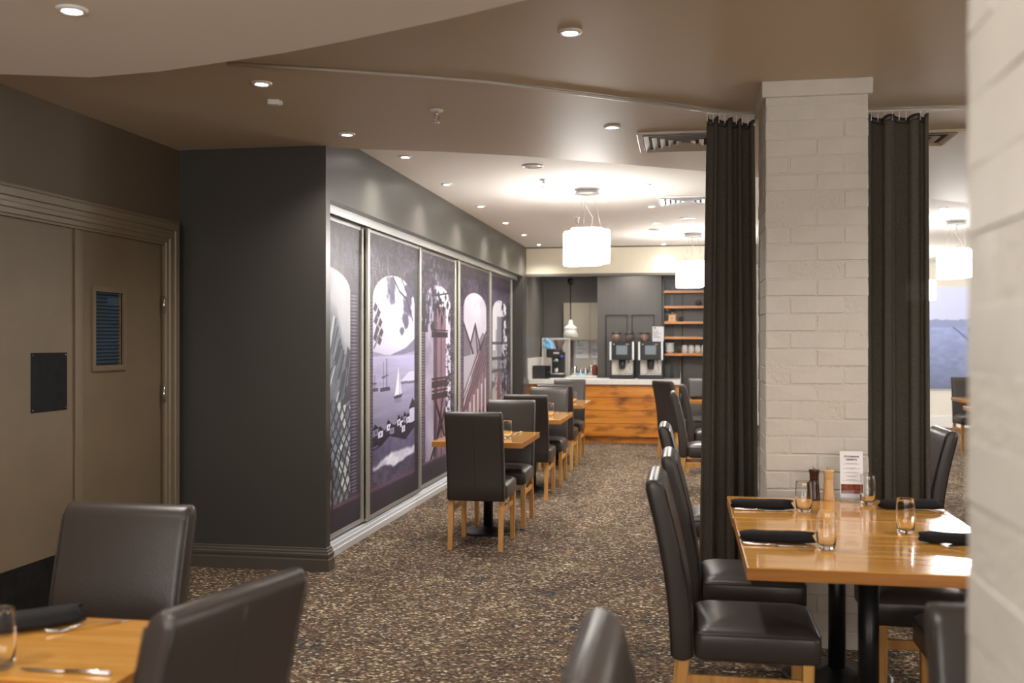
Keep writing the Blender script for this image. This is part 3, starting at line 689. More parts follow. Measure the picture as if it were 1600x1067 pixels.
table(-1.885, -1.195, 7.275, 8.15, 'small oak-topped pedestal table, first beside the murals', GT)
table(-1.885, -1.185, 9.46, 10.50, 'small oak-topped pedestal table, second beside the murals', GT)
table(-1.89, -1.20, 11.68, 12.70, 'small oak-topped pedestal table by the murals, closest to the bar', GT)
table(.201, 1.133, 3.392, 4.342, 'glossy oak table, nearer of the two joined by the pillar', 'joined tables by the pillar')
table(.197, 1.135, 4.347, 4.94, 'glossy oak table against the brick pillar, carrying the mills and menu', 'joined tables by the pillar')
table(-2.95, -1.24, 1.99, 2.468, 'honey oak table in the lower corner with napkin and cutlery', None)
table(.0, .70, 12.82, 13.36, 'oak table half hidden by the curtain near the bar front', None)
table(3.52, 4.22, 13.7, 14.25, 'oak table in front of the chair below the harbour picture', 'tables in the far room')
table(3.17, 3.87, 11.75, 12.3, 'oak table edge peeking out beside the pale pillar, nearer in the far room', 'tables in the far room')

# ------------------------------------------------------------------ tableware
def tumbler_me(h=.135, r=.036):
    outer = [(r * .70, 0), (r * .72, .0004), (r * .84, .003), (r * .93, .02), (r * 1.0, .055), (r * 1.0, .085), (r * .95, .115), (r * .925, h - .0012), (r * .917, h - .0003), (r * .910, h)]
    inner = [(r * .92 - .0012, h), (r * .92 - .0016, h - .0004), (r * .925 - .0018, h - .0015), (r * .95 - .002, .115), (r - .0022, .085), (r - .0022, .055), (r * .93 - .003, .024), (r * .7, .015), (r * .3, .012)]
    n = 28
    rings = [[(q * math.cos(2 * math.pi * j / n), q * math.sin(2 * math.pi * j / n), z) for j in range(n)] for q, z in outer + inner]
    me = loft_me(rings); me.materials.append(glass_m); me.polygons.foreach_set('use_smooth', [True] * len(me.polygons)); return me
TUM = tumbler_me()
def tumbler(x, y, label, group, z=.7505):
    o = link('drinking_glass', TUM, None); o.location = (x, y, z); return tag(o, label, 'glass', group)
def napkin(x, y, rz, label, group, L=.235, W=.064, H=.046):
    n = 24; rings = []; rnd = random.Random(int(x * 1000))
    sc = (.86, 1, 1, .97, 1, .98, 1.02, 1.0, .98, .84)
    for i, k in enumerate(sc):
        xx = -L / 2 + L * i / (len(sc) - 1); ring = []
        for j in range(n):
            a = 2 * math.pi * j / n; q = 1 + .10 * math.sin(3 * a + i * .25) * (1 if math.sin(a) > -.2 else 0) + rnd.uniform(-.015, .015)
            ring.append((xx + (.014 * math.sin(a * 2) if i in (0, len(sc) - 1) else 0), W / 2 * k * q * math.cos(a), max(0, H / 2 + H / 2 * k * q * math.sin(a))))
        rings.append(ring)
    o = link('napkin', loft_me(rings), black_cloth, None, True); o.location = (x, y, .7505); o.rotation_euler = (0, 0, rz)
    return tag(o, label, 'napkin', group)
def knife(x, y, rz, label, group, L=.225):
    k = thing('table_knife', (x, y, .7505), rz, label, 'knife', group)
    tube('handle', [(-L / 2, 0, .004), (-L / 2 + .004, 0, .005), (-L * .2, 0, .005), (0, 0, .0045)], .0052, steel, k, 10, [.6, 1.1, .9, .7])
    rings = [[(xx, -wd, .003), (xx, -wd * .2, .0052), (xx, wd, .0045), (xx, wd * .3, .002)] for xx, wd in ((0, .004), (.01, .008), (.07, .009), (.10, .007), (L / 2, .001))]
    link('blade', loft_me(rings), steel, k, True); return k
def fork(x, y, rz, label, group, L=.2):
    k = thing('table_fork', (x, y, .7505), rz, label, 'fork', group)
    rings = []
    for xx, wd, z in ((-L / 2, .005, .003), (-L / 2 + .02, .0065, .004), (-.02, .0035, .011), (.02, .003, .012), (.04, .006, .007), (.055, .012, .0035), (.068, .012, .004)):
        rings.append([(xx, -wd, z), (xx, 0, z + .0012), (xx, wd, z), (xx, 0, z - .0012)])
    link('handle', loft_me(rings), steel, k, True)
    for j in range(4):
        yy = -.0098 + j * .0065
        tube('tine', [(.066, yy, .004), (.082, yy, .0065), (.1, yy * .95, .011)], .0016, steel, k, 6, [1, .9, .5])
    return k
GG = 'tumblers on the joined tables'
tumbler(.51, 4.535, 'clear tumbler next to the dark pepper mill', GG)
tumbler(.50, 3.74, 'clear tumbler beside the near napkin, lowest glass on the joined tables', GG)
tumbler(.825, 4.80, 'clear tumbler overlapping the edge of the menu card', GG)
tumbler(.846, 4.10, 'clear tumbler standing alone between the two napkins across the table', GG)
GN, GK, GFk = 'black rolled napkins', 'knives on the joined tables', 'forks on the joined tables'
napkin(.335, 4.585, 0, 'black rolled napkin near the curtain on the far joined table', GN, .25)
napkin(.335, 3.83, R(-2), 'black rolled napkin beside the lone knife on the near joined table', GN, .25)
napkin(.99, 4.69, R(3), 'black rolled napkin in front of the chair beside the pillar curtain', GN, .25)
napkin(.99, 3.90, R(-12), 'black rolled napkin next to the bright reflections by the pale pillar', GN, .25)
napkin(-1.70, 2.335, R(42), 'black folded napkin on the foreground corner table', GN, .27, .1, .05)
knife(.335, 4.53, R(-1), 'steel knife in front of the far napkin by the curtain', GK, .25)
knife(.325, 3.757, R(-3), 'steel knife in front of the near napkin on the joined tables', GK, .24)
fork(.335, 4.05 - .13, R(20), 'steel fork lying behind the near napkin on the joined tables', GFk)
fork(.36, 4.665, R(8), 'steel fork tip showing behind the far napkin by the curtain', GFk, .2)
fork(1.03, 4.62, R(-10), 'steel fork in front of the napkin beside the pillar curtain', GFk)
fork(1.0, 3.80, R(150), 'steel fork by the napkin next to the pale pillar', GFk)
fork(-1.545, 2.375, R(226), 'blurred steel fork on the foreground corner table', None)
knife(-1.385, 2.045, R(180), 'blurred steel knife along the front of the corner table', None)
tumbler(-1.555, 2.05, 'blurred clear tumbler cut by the frame on the corner table', None)
GRW = 'tumblers on the mural-side tables'
tumbler(-1.365, 7.60, 'clear tumbler on the first mural-side table', GRW)
tumbler(-1.335, 9.86, 'clear tumbler on the second mural-side table', GRW)
tumbler(-1.36, 12.20, 'clear tumbler on the third mural-side table', GRW)
GS = 'cutlery on the mural-side tables'
fork(-1.35, 7.98, R(80), 'small steel fork on the first mural-side table', GS, .17)
fork(-1.35, 10.33, R(80), 'small steel fork on the second mural-side table', GS, .17)
napkin(.16, 13.2, R(10), 'small black napkin on the table by the bar front', None, .2)
# pepper and salt mills
def mill(x, y, m, label):
    t = thing('pepper_mill', (x, y, .7505), 0, label, 'pepper mill', 'mills beside the menu')
    lathe('body', [(.027, 0), (.0275, .004), (.026, .03), (.0225, .075), (.021, .098), (.0205, .099)], m, t, 24)
    lathe('head', [(.0205, .1), (.0215, .102), (.0215, .118), (.0245, .134), (.0262, .140), (.025, .1435), (.004, .1455)], m, t, 24)
    lathe('finial', [(.0035, .1445), (.003, .149), (.0065, .152), (.0072, .156), (.005, .160), (.001, .161)], steel, t, 14)
mill(.597, 4.885, mill_dark, 'dark stained pepper mill with steel knob on the pillar table')
mill(.662, 4.885, mill_light, 'pale wooden salt mill between dark mill and menu card')
# menu card in an acrylic stand
mn = thing('menu_card', (.768, 4.885, .7505), R(0), 'white dessert menu card with food photo standing against the pillar', 'menu')
hw = .052
def tilt(o): o.rotation_euler = (R(-5), 0, 0); return o
pg = tilt(box('page', -hw, hw, -.0012, .0012, .016, .232, paper, mn)); 
tilt(box('food_photo', -hw + .004, hw - .004, -.0017, -.0012, .034, .078, food, mn))
def text(body, x, z, size, m, parent, y=-.0016, bold=0.):
    cu = bpy.data.curves.new('t', 'FONT'); cu.body = body; cu.size = size; cu.align_x = 'CENTER'; cu.offset = bold; cu.extrude = .0001
    to = bpy.data.objects.new('t', cu); C.objects.link(to)
    me = bpy.data.meshes.new_from_object(to); bpy.data.objects.remove(to); bpy.data.curves.remove(cu)
    o = link('lettering', me, m, parent); o.rotation_euler = (R(90), 0, 0); o.location = (x, y, z); return o
text('STOCKMANS', 0, .2035, .0115, ink, pg, bold=.0004); text('DESSERTS', 0, .189, .0115, ink, pg, bold=.0004)
bl = []
for i, (z, wd) in enumerate(((.176, .024), (.172, .034), (.154, .022), (.150, .038), (.146, .006), (.134, .026), (.130, .036), (.117, .028), (.113, .018), (.099, .022), (.095, .038))):
    bl.append((-wd, wd, -.0015, -.0012, z - .0008, z + .0008))
boxes('printed_lines', bl, ink_grey, pg)
box('stand', -hw - .003, hw + .003, -.03, .03, 0, .006, acrylic, mn, .002)
boxes('stand_back', [(-hw - .003, hw + .003, -.004, -.002, .006, .05)], acrylic, mn)

# ------------------------------------------------------------------ curtains and their track
def curtain(p0, p1, bot0, bot1, label, folds, amp, seed):
    t = thing('curtain', ((p0[0] + p1[0]) / 2, (p0[1] + p1[1]) / 2, 0), 0, label, 'curtain', 'dark curtains either side of the brick pillar')
    ox, oy = t.location.x, t.location.y; rnd = random.Random(seed)
    NS, NZ = folds * 18, 40; kn = [0] + sorted(rnd.uniform(.75, 1.25) * (i + 1) / folds for i in range(folds - 1)) + [1]; ph = [rnd.uniform(-.5, .5) for _ in range(folds + 1)]; am = [rnd.uniform(.6, 1.15) for _ in range(folds + 1)]
    V = []; F = []
    for k in range(NZ + 1):
        z = .02 + (2.735 - .02) * k / NZ; f = 1 - k / NZ
        a0 = [p0[i] * (1 - f) + bot0[i] * f for i in (0, 1)]; a1 = [p1[i] * (1 - f) + bot1[i] * f for i in (0, 1)]
        d = Vector((a1[0] - a0[0], a1[1] - a0[1])); n = Vector((-d.y, d.x)).normalized(); tt_ = d.normalized()
        for j in range(NS + 1):
            s = j / NS; q = float(np.interp(s, kn, range(folds + 1))); i0 = min(int(q), folds - 1); fr_ = q - i0
            A = (am[i0] * (1 - fr_) + am[i0 + 1] * fr_) * amp * (.65 + .5 * f); P_ = (ph[i0] * (1 - fr_) + ph[i0 + 1] * fr_) * (f * 1.4)
            off = A * math.sin(2 * math.pi * q + P_) + .25 * A * math.sin(4 * math.pi * q + 2 * P_ + 1)
            sl = .4 * A * math.cos(4 * math.pi * q + P_)
            zz = z + (.012 * math.cos(2 * math.pi * q * 1.0) if k == NZ else 0)
            V.append((a0[0] + d.x * s + n.x * off + tt_.x * sl - ox, a0[1] + d.y * s + n.y * off + tt_.y * sl - oy, zz))
    for k in range(NZ):
        for j in range(NS):
            a = k * (NS + 1) + j; F.append((a, a + 1, a + NS + 2, a + NS + 1))
    o = link('drape', mesh(V, F), curtain_m, t, True)
    md = o.modifiers.new('thick', 'SOLIDIFY'); md.thickness = .0025; md.offset = 0
    top = V[NZ * (NS + 1):]
    hb = link('header_tape', mesh([(x, y, z - .03) for x, y, z in top] + [(x, y, z + .004) for x, y, z in top], [(j, j + 1, NS + 2 + j, NS + 1 + j) for j in range(NS)]), leather_dark, t, True)
    md = hb.modifiers.new('thick', 'SOLIDIFY'); md.thickness = .007; md.offset = 0
    for i in range(folds * 2 + 1):
        s = i / (folds * 2)
        x = p0[0] * (1 - s) + p1[0] * s - ox; y = p0[1] * (1 - s) + p1[1] * s - oy
        tube('hook', [(x, y, 2.715), (x, y + .004, 2.74), (x, y, 2.763)], .003, white_paint, t, 5)
curtain((.115, 5.60), (.375, 5.765), (.075, 5.60), (.40, 5.77), 'dark charcoal curtain hanging in folds on the bar side of the brick pillar', 4, .034, 3)
curtain((.93, 5.735), (1.30, 5.755), (.93, 5.735), (1.31, 5.76), 'dark charcoal curtain hanging on the far-room side of the brick pillar', 5, .032, 8)
trk = [(-2.07, 4.258), (-1.629, 4.446), (-1.3, 4.60), (-.974, 4.769), (-.584, 5.055), (-.363, 5.22), (-.041, 5.45), (.133, 5.612), (.384, 5.755), (.6, 5.76), (.992, 5.745), (1.308, 5.755), (1.6, 5.763), (2.6, 5.79)]
o = tube('curtain_track', [(x, y, ZT - .010) for x, y in trk], .009, vent_m, None, 6); tag(o, 'thin pale curtain track curving across the taupe ceiling', 'curtain track')

# ------------------------------------------------------------------ ceiling fixtures
def downlight_parts(t, z=0):
    lathe('trim_ring', [(.030, -.001), (.033, -.010), (.046, -.008), (.052, -.001), (.052, 0), (.03, 0)], grey_metal if False else white_paint, t, 28)
    lathe('lens', [(.031, -.006), (.02, -.0075), (.004, -.008)], lamp_white, t, 20)
DL0 = [None]
def downlight(x, y, z, label, group, watts=None, size=132):
    if DL0[0] is None:
        t = thing('downlight'); downlight_parts(t); DL0[0] = t
    else:
        t = copy_tree(DL0[0])
        for ch in list(t.children):
            if ch.type == 'LIGHT': bpy.data.objects.remove(ch)
    t.location = (x, y, z); tag(t, label, 'downlight', group)
    spot(t, 0, 0, -.02, SPOT_W if watts is None else watts, size)
ORD = ['first', 'second', 'third', 'fourth', 'fifth', 'sixth']
G1, G2, G3 = 'downlights washing the mural wall', 'downlights along the bar aisle', 'downlights in the near ceilings'
downlight(-2.04, 3.05, ZD, 'large bright downlight in the pale dropped ceiling', G3)
downlight(-2.07, 4.64, ZT, 'downlight in the taupe ceiling just above the small sensor', G3)
downlight(-2.06, 5.87, ZT, 'downlight in the taupe ceiling over the corner of the charcoal wall', G3)
downlight(-.434, 5.94, ZT, 'downlight in the taupe ceiling beside the square air vent', G3)
downlight(-.472, 4.09, ZT, 'largest downlight in the taupe ceiling, above the curtain track', G3)
for i, y in enumerate((7.20, 8.52, 9.97, 11.40, 12.72, 14.05)):
    downlight(-2.07, y, ZW, f'{ORD[i]} downlight from the viewer in the row over the murals', G1)
for i, y in enumerate((8.87, 10.28, 11.72, 13.12)):
    downlight(-.35, y, ZW, f'{ORD[i]} downlight from the viewer in the aisle row over the bar walkway', G2)
downlight(-.315, 14.3, ZW, 'last aisle downlight, right against the cream bulkhead', G2, 10)
downlight(-1.188, 9.5, ZW, 'pale downlight between the mural row and the first pendant lamp', G2, 30)
downlight(2.63, 10.95, ZW, 'downlight in the far white ceiling seen beyond the pillar curtain', G2)
GO = 'unseen downlights added to light the foreground'  # lamps put in out of view to brighten the near room
for x, y, z in ((-2.05, 1.0, ZD), (-.5, .2, ZD), (-.3, 1.2, ZD), (1.5, 4.15, ZT), (2.2, 2.0, ZT), (2.4, 6.0, ZT)):
    downlight(x, y, z, 'unseen recessed downlight added to light the foreground', GO)
for x, y in ((-1.75, 15.3), (-.8, 15.3), (1.5, 10.0), (1.5, 13.0), (4.9, 13.4), (4.6, 16.6), (2.8, 16.4)):  # unseen: bar lamps read from wall glow, far-room lamps added for light
    downlight(x, y, ZW, 'unseen recessed downlight put in to light the bar and far room', 'unseen downlights put in for the bar and far room')
def disc(name, x, y, r, label, cat, m, rings=1):
    t = thing(name, (x, y, ZW), 0, label, cat)
    lathe('rim', [(r * .86, -.004), (r * .9, -.012), (r, -.008), (r, 0), (r * .86, 0)], m, t, 32)
    lathe('grille', [(r * .86, -.005), (r * .5, -.007), (.01, -.008)], grey_metal, t, 32)
disc('ceiling_speaker', -1.19, 7.74, .085, 'round flush speaker in the white ceiling near its taupe edge', 'speaker', vent_m)
disc('ceiling_speaker', .014, 11.35, .09, 'round white flush speaker beyond the second air vent', 'speaker', white_paint)
disc('ceiling_speaker', -.38, 12.42, .075, 'small round flush cover among the aisle downlights', 'speaker', white_paint)
def sprinkler(x, y, z, label):
    t = thing('sprinkler', (x, y, z), 0, label, 'sprinkler', 'ceiling sprinklers')
    lathe('escutcheon', [(.038, 0), (.036, -.006), (.012, -.010)], white_paint, t, 20)
    lathe('body', [(.010, -.010), (.012, -.028), (.008, -.03)], steel, t, 12)
    for s in (-1, 1): tube('frame_arm', [(s * .009, 0, -.026), (s * .016, 0, -.045), (s * .004, 0, -.066)], .0028, steel, t, 6)
    lathe('deflector', [(.004, -.062), (.017, -.067), (.017, -.069), (.003, -.069)], steel, t, 14)
sprinkler(-1.36, 5.35, ZT, 'small sprinkler head on the taupe ceiling')
sprinkler(-1.2, 8.43, ZW, 'small sprinkler head on the white ceiling before the first pendant')
sprinkler(-1.2, 11.07, ZW, 'small sprinkler head behind the first pendant lamp cables')
t = thing('ceiling_sensor', (-2.15, 4.98, ZT), R(18), 'small white wedge-shaped sensor on the taupe ceiling', 'sensor')
box('body', -.035, .03, -.022, .022, -.026, 0, white_paint, t, .005); box('lens', .03, .042, -.016, .016, -.024, -.004, white_paint, t, .004)
def vent(x0, x1, y0, y1, z, m, label, n=5):
    cx, cy = (x0 + x1) / 2, (y0 + y1) / 2; hx, hy = (x1 - x0) / 2, (y1 - y0) / 2
    t = thing('air_vent', (cx, cy, z), 0, label, 'air vent', 'square ceiling air vents')
    box('void', -hx + .03, hx - .03, -hy + .03, hy - .03, -.006, -.001, void_m, t)
    def frame(name, a, b, wd, zo, zi):
        V = []; 
        for q, zz in ((0, zo), (wd, zi), (wd, zi + .003), (0, zo + .003)):
            V.append([(-a + q, -b + q, zz), (a - q, -b + q, zz), (a - q, b - q, zz), (-a + q, b - q, zz)])
        rings = V + [V[0]]
        return link(name, loft_me(rings, cap=False), m, t)
    boxes('frame', [(-hx, hx, -hy, -hy + .035, -.016, 0), (-hx, hx, hy - .035, hy, -.016, 0), (-hx, -hx + .035, -hy + .035, hy - .035, -.016, 0), (hx - .035, hx, -hy + .035, hy - .035, -.016, 0)], m, t, .003)
    for i in range(n):
        q = .04 + i * (min(hx, hy) - .05) / n
        frame('louvre', hx - q, hy - q, .03, -.022 + i * .001, -.007)
    return t
vent(-.30, .30, 6.13, 6.73, ZT, vent_m, 'square louvred air vent in the taupe ceiling beside the curtain')
vent(-.28, .32, 9.60, 10.2, ZW, vent_w, 'white louvred air vent in the white ceiling beyond the taupe edge')
vent(1.24, 1.66, 6.36, 6.82, ZT, taupe_ceil, 'taupe painted ceiling vent beyond the far curtain', 2)

# ------------------------------------------------------------------ pendant lamps
def pendant(x, y, zb, label, wd=.435, h=.30, rz=0.):
    t = thing('pendant_lamp', (x, y, ZW), rz, label, 'pendant lamp', 'opal glass pendant lamps')
    zt = zb + h - ZW; zb_ = zb - ZW
    lathe('canopy', [(.115, 0), (.115, -.012), (.10, -.016), (.10, -.034), (.112, -.038), (.112, -.046), (.02, -.05)], grey_metal, t, 32)
    for a in (20, 140, 260):
        tube('cable', [(.06 * math.cos(R(a)), .06 * math.sin(R(a)), -.05), (.13 * math.cos(R(a)), .13 * math.sin(R(a)), zt + .03)], .0016, steel, t, 5)
    tube('cord', [(0, 0, -.05), (-.01, 0, -.15), (.015, .0, -.2), (.05, 0, -.26), (.035, 0, zt + .02)], .004, cord_m, t, 6)
    lathe('top_plate', [(.15, zt + .028), (.15, zt + .02), (.02, zt + .015)], white_paint, t, 24)
    lathe('stem', [(.012, zt + .02), (.012, zt - .03)], white_paint, t, 12)
    n = 60
    for k, (a, r0, dz0, dz1) in enumerate(((200, .115, .012, -.004), (80, .105, 0, -.012), (-35, .118, -.004, .006))):
        cx, cy = .105 * math.cos(R(a)) * wd / .435, .105 * math.sin(R(a)) * wd / .435
        def ring(s, z): return [(cx + r0 * s * (1 + .07 * math.sin(3 * 2 * math.pi * j / n + k)) * math.cos(2 * math.pi * j / n), cy + r0 * s * (1 + .07 * math.sin(3 * 2 * math.pi * j / n + k)) * math.sin(2 * math.pi * j / n), z) for j in range(n)]
        link('shade_lobe', loft_me([ring(.90, zb_ - dz0), ring(.985, zb_ - dz0 + .008), ring(1, zb_ - dz0 + .03), ring(1, zt + dz1 - .03), ring(.985, zt + dz1 - .008), ring(.9, zt + dz1)]), shade_m, t, True)
    return t
pendant(-.885, 9.03, 2.20, 'white glowing lobed pendant over the aisle, fully in view')
pendant(.09, 12.95, 2.20, 'white glowing pendant partly cut off by the curtain near the shelves')
pendant(3.05, 12.1, 2.23, 'white glowing pendant in the far room beside the pale pillar')
pendant(3.60, 16.4, 2.14, 'white glowing pendant just peeking past the curtain above the harbour picture')

# ------------------------------------------------------------------ coffee bar
bar = thing('bar_counter', (-1.2, 14.75, 0), 0, 'coffee bar counter clad in stained honey timber boards', 'bar counter')
box('carcass', -1.118, 1.10, .0, .72, .09, .868, bar_panel, bar)
box('kickboard', -1.118, 1.10, .015, .05, 0, .09, bar_wood, bar)
rows = 4; zb = .095; hh = (.866 - zb) / rows
for r in range(rows):
    pl = box('plank', -1.118, 1.10, -.028 + random.uniform(-.003, .003), -.001, zb + r * hh + .003, zb + (r + 1) * hh - .003, bar_wood, bar, .003)
ct = prism('countertop', [(-2.318, 14.68), (-.08, 14.68), (-.08, 15.48), (-1.8, 15.48), (-1.8, 16.0), (-2.318, 16.0)], .868, .935, stone); tag(ct, 'long white stone countertop on the timber bar', 'countertop')
us = thing('splashback', (-2.06, 15.9, .936), 0, 'stepped off-white stone upstand at the end of the bar', 'splashback')
box('side_slab', -.257, -.235, -1.30, .05, 0, .315, stone, us); box('back_slab', -.235, .22, .05, .075, 0, .62, splash_m, us)
boxes('edge_strip', [(-.235, -.215, .03, .05, .0, .62), (-.215, .22, .03, .05, .60, .62), (.2, .22, .03, .05, 0, .6)], stone, us)
# wall panels, cabinet, notices
pw = thing('wall_panel', (-.87, 15.62, 0), 0, 'dark panelled wall behind the coffee machines', None, None, 'structure')
box('panel_face', -.50, .50, 0, .66, 0, ZW, bar_panel, pw)
for x0, x1 in ((-.375, -.03), (.035, .385)):
    boxes('door_outline', [(x0, x1, -.008, 0, 1.905, 1.917), (x0, x0 + .012, -.008, 0, .95, 1.905), (x1 - .012, x1, -.008, 0, .95, 1.905)], void_m, pw)
cb = thing('wall_cabinet', (-1.68, 16.15, 1.52), 0, 'beige laminate wall cabinet behind the hanging white lamp', 'cabinet')
box('carcass', -.29, .29, .0, .149, 0, .61, cabinet_m, cb)
for x0, x1 in ((-.29, .147), (.153, .29)): box('cabinet_door', x0 + .001, x1 - .001, -.018, 0, .002, .608, cabinet_m, cb, .002)
box('wall_splash_back', -1.82, -1.37, 16.285, 16.299, .9, 1.52, splash_m); S(bpy.data.objects['wall_splash_back'], 'beige splashback under the wall cabinet')
def notice(x0, x1, y, z0, z1, label, seed, tiltz=0):
    t = thing('notice', ((x0 + x1) / 2, y, z0), 0, label, 'notice', 'paper notices at the coffee bar'); hx = (x1 - x0) / 2; h = z1 - z0
    box('sheet', -hx, hx, -.001, .001, 0, h, paper, t)
    rnd = random.Random(seed); bl = []
    z = h - .03
    while z > .03:
        a = rnd.uniform(.3, .9) * hx
        if rnd.random() < .8: bl.append((-hx * .85, -hx * .85 + a * 1.6, -.0016, -.001, z, z + .007))
        z -= rnd.choice((.016, .016, .03))
    boxes('printed_lines', bl, ink_grey, t); box('heading_mark', -hx * .7, -hx * .45, -.0018, -.001, h - .028, h - .010, ink, t)
notice(-1.785, -1.575, 16.28, 1.225, 1.515, 'white printed notice under the cabinet, next to the hanging lamp', 2)
notice(-1.53, -1.385, 16.28, 1.235, 1.515, 'narrower white printed notice under the cabinet beside the dark panel', 5)
lg = thing('sink_ledge', (-1.52, 15.5, 0), 0, 'low cream ledge behind the counter holding steel jugs', 'ledge')
boxes('ledge_body', [(-.26, .145, 0, .75, 0, .94)], cabinet_m, lg); box('ledge_top', -.275, .149, -.01, .77, .94, .965, stone, lg, .003)
# jugs, bottle, cloth
def jug(x, y, s, label):
    t = thing('milk_jug', (x, y, .966), R(80), label, 'jug', 'steel milk jugs')
    lathe('body', [(.038 * s, 0), (.042 * s, .004), (.042 * s, .04 * s), (.034 * s, .09 * s), (.035 * s, .11 * s), (.033 * s, .11 * s), (.032 * s, .09 * s), (.038 * s, .03 * s), (.01, .01)], steel, t, 22)
    tube('handle', [(.034 * s, 0, .10 * s), (.06 * s, 0, .095 * s), (.063 * s, 0, .06 * s), (.04 * s, 0, .035 * s)], .005, steel, t, 6)
for x, y, s, l in ((-1.745, 15.75, 1.25, 'steel milk jug at the grinder end of the ledge'), (-1.655, 15.8, .85, 'smallest steel milk jug, second on the ledge'), (-1.575, 15.78, 1.0, 'steel milk jug behind the pale blue cloth'), (-1.478, 15.75, 1.35, 'tallest steel milk jug beside the amber bottle')): jug(x, y, s, l)
bt = thing('syrup_bottle', (-1.412, 15.64, .966), 0, 'amber pump bottle at the end of the jug row', 'bottle')
lathe('body', [(.038, 0), (.04, .004), (.04, .13), (.03, .155), (.014, .165), (.014, .175)], amber, bt, 20); lathe('pump', [(.016, .175), (.016, .195), (.005, .2), (.005, .225), (.012, .228), (.012, .24), (.002, .241)], white_paint, bt, 12); tube('nozzle', [(0, 0, .234), (-.035, -.01, .234), (-.04, -.01, .226)], .004, white_paint, bt, 6)
def crumple(name, x, y, z, sx, sy, sz, m, label, seed):
    bm = bmesh.new(); bmesh.ops.create_icosphere(bm, subdivisions=3, radius=1); rnd = random.Random(seed); ph = [rnd.uniform(0, 6) for _ in range(6)]
    for v in bm.verts:
        c = v.co; k = 1 + .16 * math.sin(5 * c.x + ph[0]) * math.sin(6 * c.y + ph[1]) + .12 * math.sin(9 * c.z + 4 * c.x + ph[2])
        v.co = Vector((c.x * sx * k, c.y * sy * k, max(0, c.z * k) * sz))
    o = link(name, fix(bm), m, None, True); o.location = (x, y, z); return tag(o, label, 'cloth')
crumple('folded_cloth', -1.625, 15.56, .966, .075, .05, .035, blue_cloth, 'pale blue cloth in front of the steel jugs', 3)
# black box, grinder
o = thing('counter_caddy', (-2.16, 14.98, .936), 0, 'black open-sided box at the end of the white countertop', 'box')
box('shell', -.125, .06, -.09, .09, 0, .20, dark_plastic, o, .004); boxes('shelf_bay', [(.06, .125, -.09, .09, 0, .012), (.06, .125, -.09, .09, .095, .105), (.06, .125, -.09, .09, .19, .2), (.06, .125, .08, .09, .012, .19)], dark_plastic, o)
g = thing('espresso_machine', (-2.02, 15.5, .936), 0, 'black and steel espresso machine with grinder hopper before the upstand', 'espresso machine')
box('drip_tray', -.15, .15, -.16, .14, .0, .055, dark_plastic, g, .006); box('tray_grid', -.14, .14, -.165, .10, .055, .075, steel, g, .003)
box('rear_body', -.06, .14, .02, .14, .075, .40, dark_plastic, g, .01); box('group_housing', -.13, .11, -.10, .12, .31, .45, dark_plastic, g, .015)
box('front_badge', -.02, .07, -.104, -.10, .37, .40, steel, g)
lathe('group_head', [(.035, .25), (.04, .26), (.04, .31)], steel, g, 18, (.02, -.05)); tube('portafilter_handle', [(.02, -.08, .255), (.0, -.2, .235)], .013, dark_plastic, g, 8)
tube('steam_wand', [(-.09, -.09, .33), (-.085, -.12, .26), (-.06, -.13, .14)], .006, steel, g, 6); lathe('cup', [(.03, .076), (.034, .15), (.03, .15), (.026, .08)], steel, g, 16, (.03, -.1))
lathe('hopper', [(.05, .45), (.085, .56), (.088, .585), (.08, .59), (.01, .592)], smoked, g, 22, (.06, .0))
lathe('knob', [(.02, 0), (.02, .02), (.004, .024)], mat('blue_knob', srgb(60, 80, 200), .4), g, 14).matrix_local = Matrix.Translation((.115, -.10, .33)) @ Matrix.Rotation(R(90), 4, 'X')
crumple('draped_cloth', -2.13, 15.46, 1.389, .085, .07, .15, blue_cloth, 'light blue cloth heaped on top of the espresso machine', 9)
# automatic coffee machines
def coffee_machine(x, label):
    t = thing('coffee_machine', (x, 15.12, .936), 0, label, 'coffee machine', 'twin automatic coffee machines')
    box('back_body', -.185, .185, .10, .37, .0, .56, dark_plastic, t, .008)
    box('foot_tray', -.185, .185, -.06, .10, 0, .065, dark_plastic, t, .008); box('tray_grid', -.15, .15, -.055, .09, .065, .072, steel, t)
    hd = box('head', -.155, .155, -.055, .10, .29, .56, dark_plastic, t, .008)
    box('screen', -.085, .085, -.060, -.055, .365, .505, screen_m, hd, .003)
    box('maker_mark', -.125, -.110, -.0575, -.055, .515, .53, paper, hd); box('maker_line', .06, .11, -.0575, -.055, .52, .526, brass, hd)
    for s in (-1, 1): box('side_trim', s * .17 - .016, s * .17 + .016, -.07, .10, .285, .56, silver, t, .006)
    for k in (-1, 0, 1): box('rear_panel', -.16 + (k + 1) * .107, -.056 + (k + 1) * .107, .092, .099, .075, .285, pale_panel, t, .002)
    lathe('spout', [(.035, .14), (.042, .15), (.05, .2), (.052, .29)], dark_plastic, t, 20, (0, .03)); lathe('spout_nozzle', [(.02, .125), (.038, .135), (.038, .15)], steel, t, 16, (0, .03))
    tube('steam_wand', [(.10, .0, .29), (.105, -.02, .22), (.125, -.03, .13)], .006, steel, t, 6)
    for s, m in ((-1, bean), (1, smoked if x < -.7 else bean)):
        h = lathe('hopper', [(.04, .56), (.045, .575), (.07, .60), (.07, .675), (.066, .68)], m, t, 24, (s * .10, .2))
        lathe('hopper_lid', [(.074, .68), (.076, .69), (.07, .70), (.01, .702)], hop_black, h, 24, (s * .10, .2))
coffee_machine(-.955, 'black automatic coffee machine beside the dark panel edge, without a paper sign')
coffee_machine(-.525, 'black automatic coffee machine with a paper sign on top, next to the shelves')
notice(-.50, -.33, 15.15, 1.499, 1.725, 'white paper sign propped on top of the coffee machine', 8)
